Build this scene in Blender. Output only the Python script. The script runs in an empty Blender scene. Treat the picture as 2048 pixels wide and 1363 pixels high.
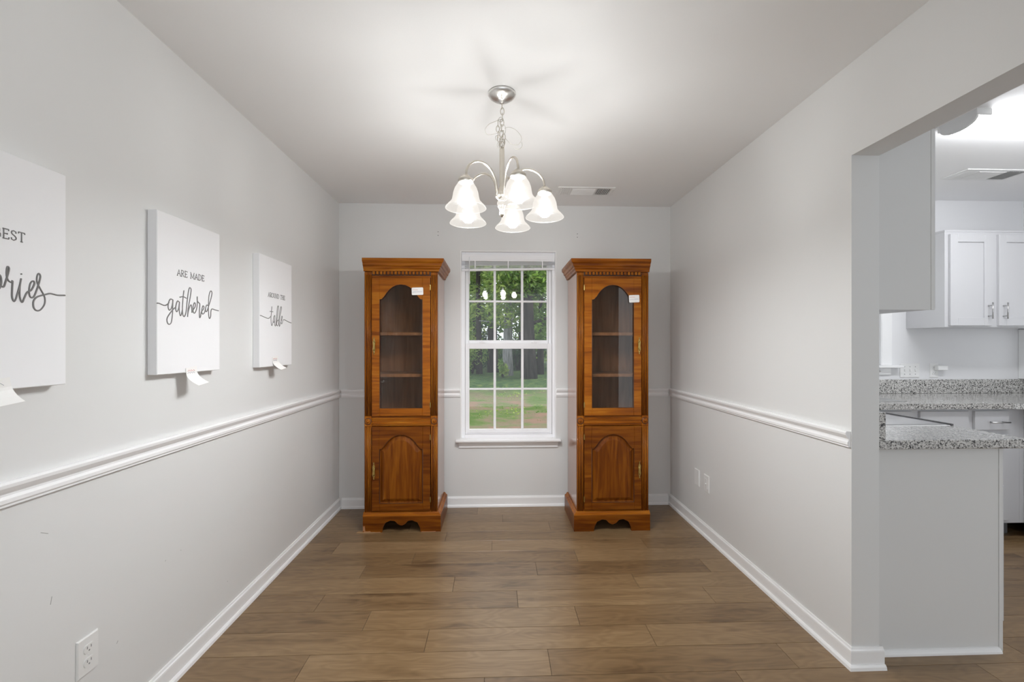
import bpy, bmesh, math, random
from mathutils import Vector, Matrix
PI = math.pi
scene = bpy.context.scene
COL = scene.collection

# ------------------------------------------------------------------ camera
CAM_H = 1.295
cd = bpy.data.cameras.new('camera'); cam = bpy.data.objects.new('camera', cd); COL.objects.link(cam)
cam.location = (0, 0, CAM_H)
cam.rotation_euler = (PI / 2, 0, -math.atan(32 / 870))
cd.sensor_fit = 'HORIZONTAL'; cd.sensor_width = 36.0
cd.lens = 870 / 2048 * 36
cd.shift_y = 10.5 / 2048
cd.clip_start = 0.02; cd.clip_end = 300
scene.camera = cam

# ------------------------------------------------------------------ world, sun, exposure
w = bpy.data.worlds.new('sky'); scene.world = w; w.use_nodes = True
bg = w.node_tree.nodes['Background']
bg.inputs['Color'].default_value = (0.90, 0.95, 1.0, 1); bg.inputs['Strength'].default_value = 1.75
sd = bpy.data.lights.new('sun', 'SUN'); sun = bpy.data.objects.new('sun', sd); COL.objects.link(sun)
sd.energy = 3.0; sd.angle = 0.03; sd.color = (1.0, 0.95, 0.85)
sun.rotation_euler = Vector((-0.75, -0.12, -0.85)).to_track_quat('-Z', 'Y').to_euler()
scene.view_settings.view_transform = 'Standard'
scene.view_settings.look = 'None'
scene.view_settings.gamma = 1.0
scene.view_settings.use_curve_mapping = False
scene.view_settings.exposure = 0.0
try:
    scene.cycles.diffuse_bounces = 9; scene.cycles.transparent_max_bounces = 24
    scene.cycles.max_bounces = 16; scene.cycles.sample_clamp_indirect = 6.0
except Exception:
    pass
BULB = 398.0          # radiance of each chandelier bulb
TUBE = 26.0           # radiance of the kitchen light's diffuser

# ------------------------------------------------------------------ materials
def mat(name, color=(0.8, 0.8, 0.8), rough=0.5, metal=0.0, spec=0.5, coat=0.0, emit=None, estr=0.0):
    m = bpy.data.materials.new(name); m.use_nodes = True
    b = m.node_tree.nodes['Principled BSDF']
    b.inputs['Base Color'].default_value = (*color, 1)
    b.inputs['Roughness'].default_value = rough
    b.inputs['Metallic'].default_value = metal
    b.inputs['Specular IOR Level'].default_value = spec
    b.inputs['Coat Weight'].default_value = coat
    b.inputs['Coat Roughness'].default_value = 0.12
    if emit:
        b.inputs['Emission Color'].default_value = (*emit, 1); b.inputs['Emission Strength'].default_value = estr
    return m
def N(m, t, **kw):
    n = m.node_tree.nodes.new(t)
    for k, v in kw.items():
        if k in n.inputs: n.inputs[k].default_value = v
        else: setattr(n, k, v)
    return n
def L(m, a, b): m.node_tree.links.new(a, b)
def bsdf(m): return m.node_tree.nodes['Principled BSDF']
def ramp(m, fac, stops):
    r = N(m, 'ShaderNodeValToRGB'); e = r.color_ramp.elements
    while len(e) < len(stops): e.new(0.5)
    for k, (p, c) in enumerate(stops):
        e[k].position = p; e[k].color = (*c, 1)
    L(m, fac, r.inputs['Fac']); return r
def coords(m, scale=(1, 1, 1), kind='Object', rnd=0.0):
    tc = N(m, 'ShaderNodeTexCoord'); mp = N(m, 'ShaderNodeMapping'); mp.inputs['Scale'].default_value = scale
    src = tc.outputs[kind]
    if rnd:
        oi = N(m, 'ShaderNodeObjectInfo'); ml = N(m, 'ShaderNodeVectorMath', operation='SCALE')
        cm = N(m, 'ShaderNodeCombineXYZ')
        for k in range(3): L(m, oi.outputs['Random'], cm.inputs[k])
        L(m, cm.outputs[0], ml.inputs[0]); ml.inputs['Scale'].default_value = rnd
        ad = N(m, 'ShaderNodeVectorMath', operation='ADD'); L(m, src, ad.inputs[0]); L(m, ml.outputs[0], ad.inputs[1])
        src = ad.outputs[0]
    L(m, src, mp.inputs['Vector']); return mp.outputs['Vector']
def bump(m, height, strength=0.1, dist=0.01):
    b = N(m, 'ShaderNodeBump'); b.inputs['Strength'].default_value = strength; b.inputs['Distance'].default_value = dist
    L(m, height, b.inputs['Height']); L(m, b.outputs[0], bsdf(m).inputs['Normal'])

def paint(name, c, rough, orange=260, s=0.05):
    m = mat(name, c, rough, spec=0.35)
    v = coords(m, (1, 1, 1)); n = N(m, 'ShaderNodeTexNoise'); n.inputs['Scale'].default_value = orange; n.inputs['Detail'].default_value = 2
    L(m, v, n.inputs['Vector']); bump(m, n.outputs['Fac'], s, 0.002)
    return m
M = {}
M['wall'] = paint('wall_paint_grey', (0.742, 0.744, 0.735), 0.42)
M['kwall'] = paint('kitchen_wall_paint', (0.76, 0.76, 0.77), 0.5)
M['ceiling'] = paint('ceiling_paint', (0.86, 0.86, 0.855), 0.75, 180, 0.08)
M['kceiling'] = paint('kitchen_ceiling_paint', (0.91, 0.91, 0.91), 0.75, 180, 0.08)
M['trim'] = mat('trim_white_gloss', (0.89, 0.89, 0.89), 0.28)
M['vinyl'] = mat('window_white_vinyl', (0.89, 0.89, 0.91), 0.32)
M['plate'] = mat('plate_white_plastic', (0.80, 0.80, 0.79), 0.3)
M['scuff'] = mat('wall_scuff', (0.38, 0.38, 0.37), 0.7)
M['dark'] = mat('dark_slot', (0.02, 0.02, 0.02), 0.6)
M['gap'] = mat('shadow_gap_grey', (0.25, 0.25, 0.25), 0.7)
M['cab'] = mat('cabinet_white_paint', (0.62, 0.62, 0.635), 0.35)
M['endpanel'] = mat('cabinet_end_panel_grey', (0.70, 0.70, 0.69), 0.45)
M['toe'] = mat('toe_kick_grey', (0.16, 0.16, 0.165), 0.6)
M['steel'] = mat('brushed_steel', (0.6, 0.6, 0.6), 0.28, 1.0)
M['nickel'] = mat('brushed_nickel', (0.66, 0.62, 0.55), 0.28, 1.0)
M['canopy'] = mat('polished_nickel', (0.78, 0.77, 0.75), 0.33, 1.0)
M['wire'] = mat('lamp_wire_clear', (0.50, 0.48, 0.42), 0.35)
M['brass'] = mat('antique_brass', (0.50, 0.36, 0.12), 0.3, 1.0)
M['canvas'] = mat('canvas_white', (0.87, 0.87, 0.88), 0.8, spec=0.2)
M['ink'] = mat('print_grey_ink', (0.21, 0.205, 0.20), 0.7)
M['paper'] = mat('label_paper', (0.88, 0.87, 0.85), 0.6)
M['redink'] = mat('label_red_ink', (0.75, 0.25, 0.22), 0.6)
M['blueink'] = mat('label_grey_ink', (0.35, 0.33, 0.42), 0.6)
M['shim'] = mat('raw_wood_chip', (0.36, 0.22, 0.11), 0.7)
M['chip'] = mat('chipped_bare_wood', (0.42, 0.20, 0.09), 0.7)
M['sub'] = mat('subfloor_joint', (0.035, 0.022, 0.014), 0.8)
M['cooktop'] = mat('pale_cooktop_glass', (0.36, 0.36, 0.37), 0.1)
M['enamel'] = mat('white_enamel', (0.82, 0.82, 0.82), 0.2)

def wood(name, dark, mid, light, scale, rough, coat, rnd=5.0):
    m = mat(name, mid, rough, coat=coat, spec=0.14)
    v = coords(m, scale, rnd=rnd)
    n = N(m, 'ShaderNodeTexNoise'); n.inputs['Scale'].default_value = 1.0; n.inputs['Detail'].default_value = 6; n.inputs['Distortion'].default_value = 0.6
    L(m, v, n.inputs['Vector'])
    v2 = coords(m, tuple(s * 0.14 for s in scale), rnd=rnd)
    n2 = N(m, 'ShaderNodeTexNoise'); n2.inputs['Scale'].default_value = 1.0; n2.inputs['Detail'].default_value = 3
    L(m, v2, n2.inputs['Vector'])
    mx = N(m, 'ShaderNodeMath', operation='MULTIPLY_ADD'); mx.inputs[1].default_value = 0.65
    L(m, n.outputs['Fac'], mx.inputs[0])
    sc = N(m, 'ShaderNodeMath', operation='MULTIPLY'); sc.inputs[1].default_value = 0.35; L(m, n2.outputs['Fac'], sc.inputs[0])
    L(m, sc.outputs[0], mx.inputs[2])
    r = ramp(m, mx.outputs[0], [(0.34, dark), (0.5, mid), (0.66, light)])
    L(m, r.outputs['Color'], bsdf(m).inputs['Base Color'])
    return m
M['cherry'] = wood('cherry_wood_upright', (0.145, 0.034, 0.002), (0.285, 0.080, 0.004), (0.40, 0.140, 0.010), (45, 45, 3.5), 0.36, 0.1)
M['cherry_h'] = wood('cherry_wood_across', (0.145, 0.034, 0.002), (0.285, 0.080, 0.004), (0.40, 0.140, 0.010), (3.5, 45, 45), 0.36, 0.1)
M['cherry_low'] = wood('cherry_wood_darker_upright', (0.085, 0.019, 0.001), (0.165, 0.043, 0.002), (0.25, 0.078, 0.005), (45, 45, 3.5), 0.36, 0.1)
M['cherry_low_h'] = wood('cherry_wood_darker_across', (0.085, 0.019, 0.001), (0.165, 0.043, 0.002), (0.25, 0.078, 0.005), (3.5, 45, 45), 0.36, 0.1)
M['cherry_side'] = wood('cherry_side_gloss_and_glare', (0.20, 0.075, 0.035), (0.34, 0.14, 0.07), (0.44, 0.20, 0.11), (45, 45, 3.5), 0.26, 0.9)  # glare on the cabinet sides painted in as a paler, pinker wood colour
M['cherry_in'] = wood('cherry_wood_inside', (0.24, 0.13, 0.07), (0.33, 0.185, 0.10), (0.42, 0.25, 0.15), (30, 30, 3), 0.6, 0.0)
M['groove'] = mat('cherry_groove_dark', (0.055, 0.017, 0.004), 0.45)

# floor: oak-look planks, each plank shifts the grain by its own random value
def plank_mat():
    m = mat('oak_plank', (0.2, 0.13, 0.08), 0.29, spec=0.6)
    oi = N(m, 'ShaderNodeObjectInfo')
    v = coords(m, (1.3, 16, 16), rnd=37.0)
    n = N(m, 'ShaderNodeTexNoise'); n.inputs['Scale'].default_value = 1.6; n.inputs['Detail'].default_value = 7; n.inputs['Distortion'].default_value = 1.2
    L(m, v, n.inputs['Vector'])
    v3 = coords(m, (2.2, 7.5, 7.5), rnd=23.0)
    wv = N(m, 'ShaderNodeTexNoise'); wv.inputs['Scale'].default_value = 1.2; wv.inputs['Detail'].default_value = 2.0
    L(m, v3, wv.inputs['Vector'])
    # contour lines of the slow noise give the cathedral figure
    ml = N(m, 'ShaderNodeMath', operation='MULTIPLY'); ml.inputs[1].default_value = 70; L(m, wv.outputs['Fac'], ml.inputs[0])
    sn = N(m, 'ShaderNodeMath', operation='SINE'); L(m, ml.outputs[0], sn.inputs[0])
    a = N(m, 'ShaderNodeMath', operation='MULTIPLY_ADD'); a.inputs[1].default_value = 0.045
    L(m, sn.outputs[0], a.inputs[0])
    hf = N(m, 'ShaderNodeMath', operation='MULTIPLY_ADD'); hf.inputs[1].default_value = 0.42; hf.inputs[2].default_value = 0.29; L(m, n.outputs['Fac'], hf.inputs[0]); L(m, hf.outputs[0], a.inputs[2])
    # fine pores
    v5 = coords(m, (9, 190, 190), rnd=11.0); n5 = N(m, 'ShaderNodeTexNoise'); n5.inputs['Scale'].default_value = 1.0; n5.inputs['Detail'].default_value = 3
    L(m, v5, n5.inputs['Vector'])
    f5 = N(m, 'ShaderNodeMath', operation='MULTIPLY_ADD'); f5.inputs[1].default_value = 0.22; f5.inputs[2].default_value = -0.11; L(m, n5.outputs['Fac'], f5.inputs[0])
    # knots and darker patches
    v4 = coords(m, (2.4, 11, 11), rnd=51.0); n4 = N(m, 'ShaderNodeTexNoise'); n4.inputs['Scale'].default_value = 1.0; n4.inputs['Detail'].default_value = 4
    L(m, v4, n4.inputs['Vector'])
    kn = N(m, 'ShaderNodeMapRange'); kn.inputs['From Min'].default_value = 0.56; kn.inputs['From Max'].default_value = 0.74; kn.inputs['To Min'].default_value = 0.0; kn.inputs['To Max'].default_value = -0.22
    L(m, n4.outputs['Fac'], kn.inputs['Value'])
    t = N(m, 'ShaderNodeMath', operation='ADD'); L(m, a.outputs[0], t.inputs[0]); L(m, f5.outputs[0], t.inputs[1])
    t1 = N(m, 'ShaderNodeMath', operation='ADD'); L(m, t.outputs[0], t1.inputs[0]); L(m, kn.outputs[0], t1.inputs[1])
    pr_ = N(m, 'ShaderNodeMath', operation='MULTIPLY_ADD'); pr_.inputs[1].default_value = 0.20; pr_.inputs[2].default_value = -0.10
    L(m, oi.outputs['Random'], pr_.inputs[0])
    t2 = N(m, 'ShaderNodeMath', operation='ADD'); L(m, t1.outputs[0], t2.inputs[0]); L(m, pr_.outputs[0], t2.inputs[1])
    r = ramp(m, t2.outputs[0], [(0.24, (0.105, 0.060, 0.028)), (0.42, (0.190, 0.117, 0.056)), (0.58, (0.250, 0.160, 0.080)), (0.76, (0.33, 0.22, 0.118))])
    L(m, r.outputs['Color'], bsdf(m).inputs['Base Color'])
    bump(m, n.outputs['Fac'], 0.06, 0.002)
    return m
M['plank'] = plank_mat()

def granite():
    m = mat('granite_speckled', (0.6, 0.6, 0.6), 0.12, coat=0.2)
    v = coords(m, (1, 1, 1))
    n = N(m, 'ShaderNodeTexNoise'); n.inputs['Scale'].default_value = 125; n.inputs['Detail'].default_value = 3; n.inputs['Distortion'].default_value = 0.8
    L(m, v, n.inputs['Vector'])
    r = ramp(m, n.outputs['Fac'], [(0.35, (0.03, 0.03, 0.032)), (0.42, (0.16, 0.155, 0.15)), (0.48, (0.42, 0.41, 0.39)), (0.58, (0.66, 0.65, 0.63))])
    L(m, r.outputs['Color'], bsdf(m).inputs['Base Color']); return m
M['granite'] = granite()

def thin_glass(name, base=0.05, tint=(1, 1, 1)):
    m = bpy.data.materials.new(name); m.use_nodes = True
    nt = m.node_tree; nt.nodes.remove(nt.nodes['Principled BSDF']); out = nt.nodes['Material Output']
    tr = N(m, 'ShaderNodeBsdfTransparent'); tr.inputs['Color'].default_value = (*tint, 1)
    gl = N(m, 'ShaderNodeBsdfGlossy'); gl.inputs['Roughness'].default_value = 0.0
    lw = N(m, 'ShaderNodeLayerWeight'); lw.inputs['Blend'].default_value = 0.5
    p = N(m, 'ShaderNodeMath', operation='POWER'); p.inputs[1].default_value = 5; L(m, lw.outputs['Facing'], p.inputs[0])
    a = N(m, 'ShaderNodeMath', operation='MULTIPLY_ADD'); a.inputs[1].default_value = 1 - base; a.inputs[2].default_value = base; L(m, p.outputs[0], a.inputs[0])
    mx = N(m, 'ShaderNodeMixShader'); L(m, a.outputs[0], mx.inputs[0]); L(m, tr.outputs[0], mx.inputs[1]); L(m, gl.outputs[0], mx.inputs[2])
    L(m, mx.outputs[0], out.inputs['Surface']); return m
M['glass'] = thin_glass('window_glass', 0.028)
M['smoke'] = thin_glass('cabinet_glass', 0.038, (0.85, 0.80, 0.74))

def shade_mat():
    m = bpy.data.materials.new('frosted_lamp_glass'); m.use_nodes = True
    nt = m.node_tree; nt.nodes.remove(nt.nodes['Principled BSDF']); out = nt.nodes['Material Output']
    tr = N(m, 'ShaderNodeBsdfTransparent'); tr.inputs['Color'].default_value = (1.0, 0.985, 0.965, 1)
    em = N(m, 'ShaderNodeEmission'); em.inputs['Color'].default_value = (1.0, 0.95, 0.88, 1); em.inputs['Strength'].default_value = 0.95
    lw = N(m, 'ShaderNodeLayerWeight'); lw.inputs['Blend'].default_value = 0.35
    a = N(m, 'ShaderNodeMath', operation='MULTIPLY_ADD'); a.inputs[1].default_value = 0.17; a.inputs[2].default_value = 0.70; L(m, lw.outputs['Facing'], a.inputs[0])
    mx = N(m, 'ShaderNodeMixShader'); L(m, a.outputs[0], mx.inputs[0]); L(m, tr.outputs[0], mx.inputs[1]); L(m, em.outputs[0], mx.inputs[2])
    gl = N(m, 'ShaderNodeBsdfGlossy'); gl.inputs['Roughness'].default_value = 0.25
    m2 = N(m, 'ShaderNodeMixShader'); m2.inputs[0].default_value = 0.04; L(m, mx.outputs[0], m2.inputs[1]); L(m, gl.outputs[0], m2.inputs[2])
    L(m, m2.outputs[0], out.inputs['Surface']); return m
M['shade'] = shade_mat()
def emis(name, c, s):
    m = bpy.data.materials.new(name); m.use_nodes = True
    nt = m.node_tree; nt.nodes.remove(nt.nodes['Principled BSDF'])
    e = N(m, 'ShaderNodeEmission'); e.inputs['Color'].default_value = (*c, 1); e.inputs['Strength'].default_value = s
    L(m, e.outputs[0], nt.nodes['Material Output'].inputs['Surface']); return m
M['bulb'] = emis('lit_bulb', (0.965, 0.985, 1.0), BULB)
M['tube'] = emis('lit_fluorescent_diffuser', (0.95, 0.97, 1.0), TUBE)

def lawn_mat():
    m = mat('lawn_grass_and_soil', (0.1, 0.2, 0.05), 0.95, spec=0.1)
    v = coords(m, (1, 1, 1)); n = N(m, 'ShaderNodeTexNoise'); n.inputs['Scale'].default_value = 1.1; n.inputs['Detail'].default_value = 8; n.inputs['Roughness'].default_value = 0.7
    L(m, v, n.inputs['Vector'])
    r = ramp(m, n.outputs['Fac'], [(0.38, (0.075, 0.125, 0.035)), (0.47, (0.12, 0.15, 0.062)), (0.53, (0.16, 0.14, 0.09)), (0.61, (0.21, 0.14, 0.105))])
    # tree shade at the wood edge, painted into the lawn as darker green
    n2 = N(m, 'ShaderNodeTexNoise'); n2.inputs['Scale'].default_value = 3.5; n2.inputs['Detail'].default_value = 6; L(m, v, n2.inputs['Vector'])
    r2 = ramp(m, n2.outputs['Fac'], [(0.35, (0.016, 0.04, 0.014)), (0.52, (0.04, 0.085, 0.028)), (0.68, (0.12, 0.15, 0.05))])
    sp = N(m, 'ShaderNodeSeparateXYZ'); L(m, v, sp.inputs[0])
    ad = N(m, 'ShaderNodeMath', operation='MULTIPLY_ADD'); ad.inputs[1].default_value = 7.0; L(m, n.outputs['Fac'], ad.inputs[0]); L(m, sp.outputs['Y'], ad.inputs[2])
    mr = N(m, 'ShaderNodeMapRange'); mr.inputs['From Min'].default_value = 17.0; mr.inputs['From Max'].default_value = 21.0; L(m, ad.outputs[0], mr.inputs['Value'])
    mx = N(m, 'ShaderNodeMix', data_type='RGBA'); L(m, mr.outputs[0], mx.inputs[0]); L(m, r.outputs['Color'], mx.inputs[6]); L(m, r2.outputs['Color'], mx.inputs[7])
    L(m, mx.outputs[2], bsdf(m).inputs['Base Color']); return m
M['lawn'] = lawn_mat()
def leaf_mat(name, dark, light):
    m = bpy.data.materials.new(name); m.use_nodes = True
    nt = m.node_tree; b = bsdf(m); out = nt.nodes['Material Output']
    b.inputs['Roughness'].default_value = 0.55; b.inputs['Specular IOR Level'].default_value = 0.25
    v = coords(m, (1, 1, 1)); n = N(m, 'ShaderNodeTexNoise'); n.inputs['Scale'].default_value = 1.4; n.inputs['Detail'].default_value = 6
    L(m, v, n.inputs['Vector'])
    r = ramp(m, n.outputs['Fac'], [(0.36, dark), (0.64, light)])
    L(m, r.outputs['Color'], b.inputs['Base Color'])
    tl = N(m, 'ShaderNodeBsdfTranslucent'); L(m, r.outputs['Color'], tl.inputs['Color'])
    mx = N(m, 'ShaderNodeMixShader'); mx.inputs[0].default_value = 0.4
    L(m, b.outputs[0], mx.inputs[1]); L(m, tl.outputs[0], mx.inputs[2]); L(m, mx.outputs[0], out.inputs['Surface']); return m
M['leaf'] = leaf_mat('leaves_green', (0.045, 0.12, 0.02), (0.24, 0.40, 0.07))
M['leaf2'] = leaf_mat('leaves_pale_green', (0.10, 0.21, 0.04), (0.46, 0.58, 0.16))
M['leaf3'] = leaf_mat('leaves_dark_green', (0.02, 0.07, 0.025), (0.08, 0.19, 0.06))
def bark_mat(name, a_, b_):
    m = mat(name, a_, 0.9, spec=0.1)
    v = coords(m, (9, 9, 1.2)); n = N(m, 'ShaderNodeTexNoise'); n.inputs['Scale'].default_value = 1.5; n.inputs['Detail'].default_value = 5
    L(m, v, n.inputs['Vector']); r = ramp(m, n.outputs['Fac'], [(0.35, a_), (0.65, b_)])
    L(m, r.outputs['Color'], bsdf(m).inputs['Base Color']); bump(m, n.outputs['Fac'], 0.5, 0.03); return m
M['bark'] = bark_mat('bark_dark', (0.02, 0.017, 0.016), (0.065, 0.056, 0.052))
M['bark2'] = bark_mat('bark_pale', (0.17, 0.17, 0.17), (0.36, 0.36, 0.37))

# ------------------------------------------------------------------ mesh helpers
class MB:
    """collects shapes in world (or thing) coordinates; P() links them as one object"""
    def __init__(s): s.bm = bmesh.new()
    def mark(s, i):
        """gives every face added since the last mark the material slot i"""
        for f in s.bm.faces:
            if not f.tag: f.material_index = i; f.tag = True
        return s
    def box(s, x0, x1, y0, y1, z0, z1, bev=0.0):
        vs = [s.bm.verts.new((x, y, z)) for x in (x0, x1) for y in (y0, y1) for z in (z0, z1)]
        fs = [s.bm.faces.new([vs[i] for i in f]) for f in ((0, 1, 3, 2), (4, 6, 7, 5), (0, 4, 5, 1), (2, 3, 7, 6), (0, 2, 6, 4), (1, 5, 7, 3))]
        if bev:
            es = list({e for f in fs for e in f.edges})
            bmesh.ops.bevel(s.bm, geom=es, offset=bev, segments=1, affect='EDGES', profile=0.5)
        return s
    def prism(s, pts, fn, a0, a1, smooth=False):
        """polygon pts (u,v) extruded from a0 to a1; fn(u,v,a) -> xyz"""
        A = [s.bm.verts.new(fn(u, v, a0)) for u, v in pts]; B = [s.bm.verts.new(fn(u, v, a1)) for u, v in pts]
        n = len(pts)
        s.bm.faces.new(A); s.bm.faces.new(B[::-1])
        for i in range(n):
            f = s.bm.faces.new((A[i], B[i], B[(i + 1) % n], A[(i + 1) % n])); f.smooth = smooth
        return s
    def lathe(s, prof, c=(0, 0, 0), seg=24, close=False):
        rings = []
        for r, z in prof:
            if r < 1e-6: rings.append([s.bm.verts.new((c[0], c[1], c[2] + z))])
            else: rings.append([s.bm.verts.new((c[0] + r * math.cos(2 * PI * k / seg), c[1] + r * math.sin(2 * PI * k / seg), c[2] + z)) for k in range(seg)])
        for a, b in zip(rings, rings[1:]):
            for k in range(seg):
                q = [a[k % len(a)], a[(k + 1) % len(a)], b[(k + 1) % len(b)], b[k % len(b)]]
                q = list(dict.fromkeys(q))
                if len(q) > 2:
                    f = s.bm.faces.new(q); f.smooth = True
        return s
    def tube(s, pts, rad, seg=8, closed=False, cap=True):
        pts = [Vector(p) for p in pts]; n = len(pts); rings = []
        up = None
        for i, p in enumerate(pts):
            if closed: t = pts[(i + 1) % n] - pts[i - 1]
            else: t = pts[min(i + 1, n - 1)] - pts[max(i - 1, 0)]
            t = t.normalized() if t.length > 1e-9 else Vector((0, 0, 1))
            if up is None: up = Vector((0, 0, 1)) if abs(t.z) < 0.9 else Vector((0, 1, 0))
            u = (up - t * up.dot(t)); u = u.normalized() if u.length > 1e-6 else t.orthogonal().normalized()
            v = t.cross(u); up = u
            r = rad[i] if isinstance(rad, (list, tuple)) else rad
            rings.append([s.bm.verts.new(p + (u * math.cos(2 * PI * k / seg) + v * math.sin(2 * PI * k / seg)) * r) for k in range(seg)])
        for i in range(n if closed else n - 1):
            a, b = rings[i], rings[(i + 1) % n]
            for k in range(seg):
                f = s.bm.faces.new((a[k], a[(k + 1) % seg], b[(k + 1) % seg], b[k])); f.smooth = True
        if cap and not closed:
            s.bm.faces.new(rings[0][::-1]); s.bm.faces.new(rings[-1])
        return s
    def ball(s, c, r, sz=1.0, seg=14):
        prof = [(r * math.sin(PI * k / 8), -r * sz * math.cos(PI * k / 8)) for k in range(9)]
        return s.lathe(prof, c, seg)
    def molding(s, prof, path, flip=False):
        """sweeps profile [(out, z)] (closed polygon) along an XY path with mitres; out is to the right of travel (left if flip)"""
        P = [Vector(p) for p in path]; n = len(P); rings = []
        for i in range(n):
            d0 = (P[i] - P[i - 1]).normalized() if i > 0 else None
            d1 = (P[i + 1] - P[i]).normalized() if i < n - 1 else None
            if d0 is None: d0 = d1
            if d1 is None: d1 = d0
            n0 = Vector((d0.y, -d0.x)); n1 = Vector((d1.y, -d1.x))
            mi = (n0 + n1).normalized(); mi = mi / max(0.2, mi.dot(n0))
            if flip: mi = -mi
            rings.append([s.bm.verts.new((P[i].x + mi.x * o, P[i].y + mi.y * o, z)) for o, z in prof])
        k = len(prof)
        for a, b in zip(rings, rings[1:]):
            for j in range(k):
                s.bm.faces.new((a[j], a[(j + 1) % k], b[(j + 1) % k], b[j]))
        s.bm.faces.new(rings[0]); s.bm.faces.new(rings[-1][::-1]); return s
    def quad(s, a, b, c, d):
        s.bm.faces.new([s.bm.verts.new(p) for p in (a, b, c, d)]); return s

def origin_of(o):
    v = Vector((0, 0, 0))
    while o is not None: v += o.location; o = o.parent
    return v
def P(mb, name, material, parent=None, label=None, kind=None, loc=None):
    bm = mb.bm
    bmesh.ops.recalc_face_normals(bm, faces=bm.faces[:])
    off = origin_of(parent) + (Vector(loc) if loc else Vector((0, 0, 0)))
    if off.length: bmesh.ops.translate(bm, verts=bm.verts[:], vec=-off)
    me = bpy.data.meshes.new(name); bm.to_mesh(me); bm.free()
    for k in ((material,) if isinstance(material, str) else material): me.materials.append(M[k])
    o = bpy.data.objects.new(name, me); COL.objects.link(o)
    if parent is not None: o.parent = parent
    if loc: o.location = loc
    if label: o['label'] = label
    if kind: o['kind'] = kind
    return o
def T(name, label, cat, loc=(0, 0, 0), group=None):
    o = bpy.data.objects.new(name, None); COL.objects.link(o); o.location = loc; o.empty_display_size = 0.05
    o['label'] = label; o['category'] = cat
    if group: o['group'] = group
    return o
def S(mb, name, material, parent=None):
    o = P(mb, name, material, parent)
    if parent is None: o['kind'] = 'structure'
    return o
def SE(name, loc=(0, 0, 0)):
    o = bpy.data.objects.new(name, None); COL.objects.link(o); o.location = loc; o['kind'] = 'structure'; return o
def tag(o, label, cat, group=None):
    o['label'] = label; o['category'] = cat
    if group: o['group'] = group
    return o
def dup(root, parent=None):
    c = root.copy(); COL.objects.link(c)
    if parent is not None: c.parent = parent
    for ch in list(root.children): dup(ch, c)
    return c
def xyz(u, v, a): return (u, v, a)
def along_x(u, v, a): return (a, u, v)      # polygon in YZ
def along_y(u, v, a): return (u, a, v)      # polygon in XZ
def along_z(u, v, a): return (u, v, a)      # polygon in XY
def smooth_path(pts, n=5):
    out = []; k = len(pts)
    for i in range(k - 1):
        p0 = Vector(pts[max(i - 1, 0)]); p1 = Vector(pts[i]); p2 = Vector(pts[i + 1]); p3 = Vector(pts[min(i + 2, k - 1)])
        for j in range(n):
            t = j / n
            out.append(0.5 * ((2 * p1) + (p2 - p0) * t + (2 * p0 - 5 * p1 + 4 * p2 - p3) * t * t + (3 * p1 - p0 - 3 * p2 + p3) * t ** 3))
    out.append(Vector(pts[-1])); return out

# ------------------------------------------------------------------ room shell
XL, XR, YB, ZC = -1.255, 1.435, 3.53, 2.44
XK = XR + 0.115                  # kitchen side of the dividing wall
YJ, YJ2, ZH = 1.705, 0.62, 2.066 # opening to the kitchen
KY, KX, KC = 3.42, 4.335, 2.485  # kitchen back wall, right wall, ceiling
YR = -2.2                        # end of the living room behind the camera
WX0, WX1, WZ0, WZ1 = -0.287, 0.489, 0.545, 2.068
wall_left = S(MB().box(XL - 0.12, XL, YR, YB + 0.14, -0.05, ZC + 0.1), 'wall_left', 'wall')
wb = MB()
wb.box(XL, WX0, YB, YB + 0.14, -0.05, ZC + 0.1).box(WX1, XK, YB, YB + 0.14, -0.05, ZC + 0.1)
wb.box(WX0, WX1, YB, YB + 0.14, -0.05, WZ0 - 0.02).box(WX0, WX1, YB, YB + 0.14, WZ1, ZC + 0.1)
for (ya, za), (yb, zb) in (((1.247, 0.781), (1.267, 0.770)), ((1.277, 0.588), (1.273, 0.567)), ((1.492, 0.318), (1.487, 0.311)), ((1.698, 0.479), (1.702, 0.482)), ((1.779, 0.484), (1.783, 0.482)), ((2.08, 0.197), (2.085, 0.195))):
    dy, dz = (yb - ya), (zb - za); k = 0.0009 / math.hypot(dy, dz)
    P(MB().prism([(ya - dz * k, za + dy * k), (ya + dz * k, za - dy * k), (yb + dz * k, zb - dy * k), (yb - dz * k, zb + dy * k)], along_x, XL - 0.001, XL + 0.0003), 'scuff_mark', 'scuff', wall_left)
wall_back = S(wb, 'wall_back', 'wall')
for x, z in ((-0.467, 2.218), (-0.467, 2.189), (0.664, 2.212), (0.664, 2.184)):
    P(MB().prism([(x + 0.004 * math.cos(k * PI / 4), z + 0.004 * math.sin(k * PI / 4)) for k in range(8)], along_y, YB - 0.0006, YB + 0.002), 'screw_hole', 'gap', wall_back)
S(MB().box(XR, XK, YJ, YB, -0.05, ZC + 0.1).box(XR, XK, YJ2, YJ, ZH, ZC + 0.1).box(XR, XK, -0.12, YJ2, -0.05, ZC + 0.1), 'wall_right', 'wall')
S(MB().box(XL, -0.95, -0.12, 0.0, -0.05, ZC + 0.1).box(1.0, XR, -0.12, 0.0, -0.05, ZC + 0.1).box(-0.95, 1.0, -0.12, 0.0, 2.35, ZC + 0.1), 'wall_rear', 'wall')
S(MB().box(XL - 0.12, XK, YR, YB + 0.14, ZC, ZC + 0.12), 'ceiling', 'ceiling')
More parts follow.
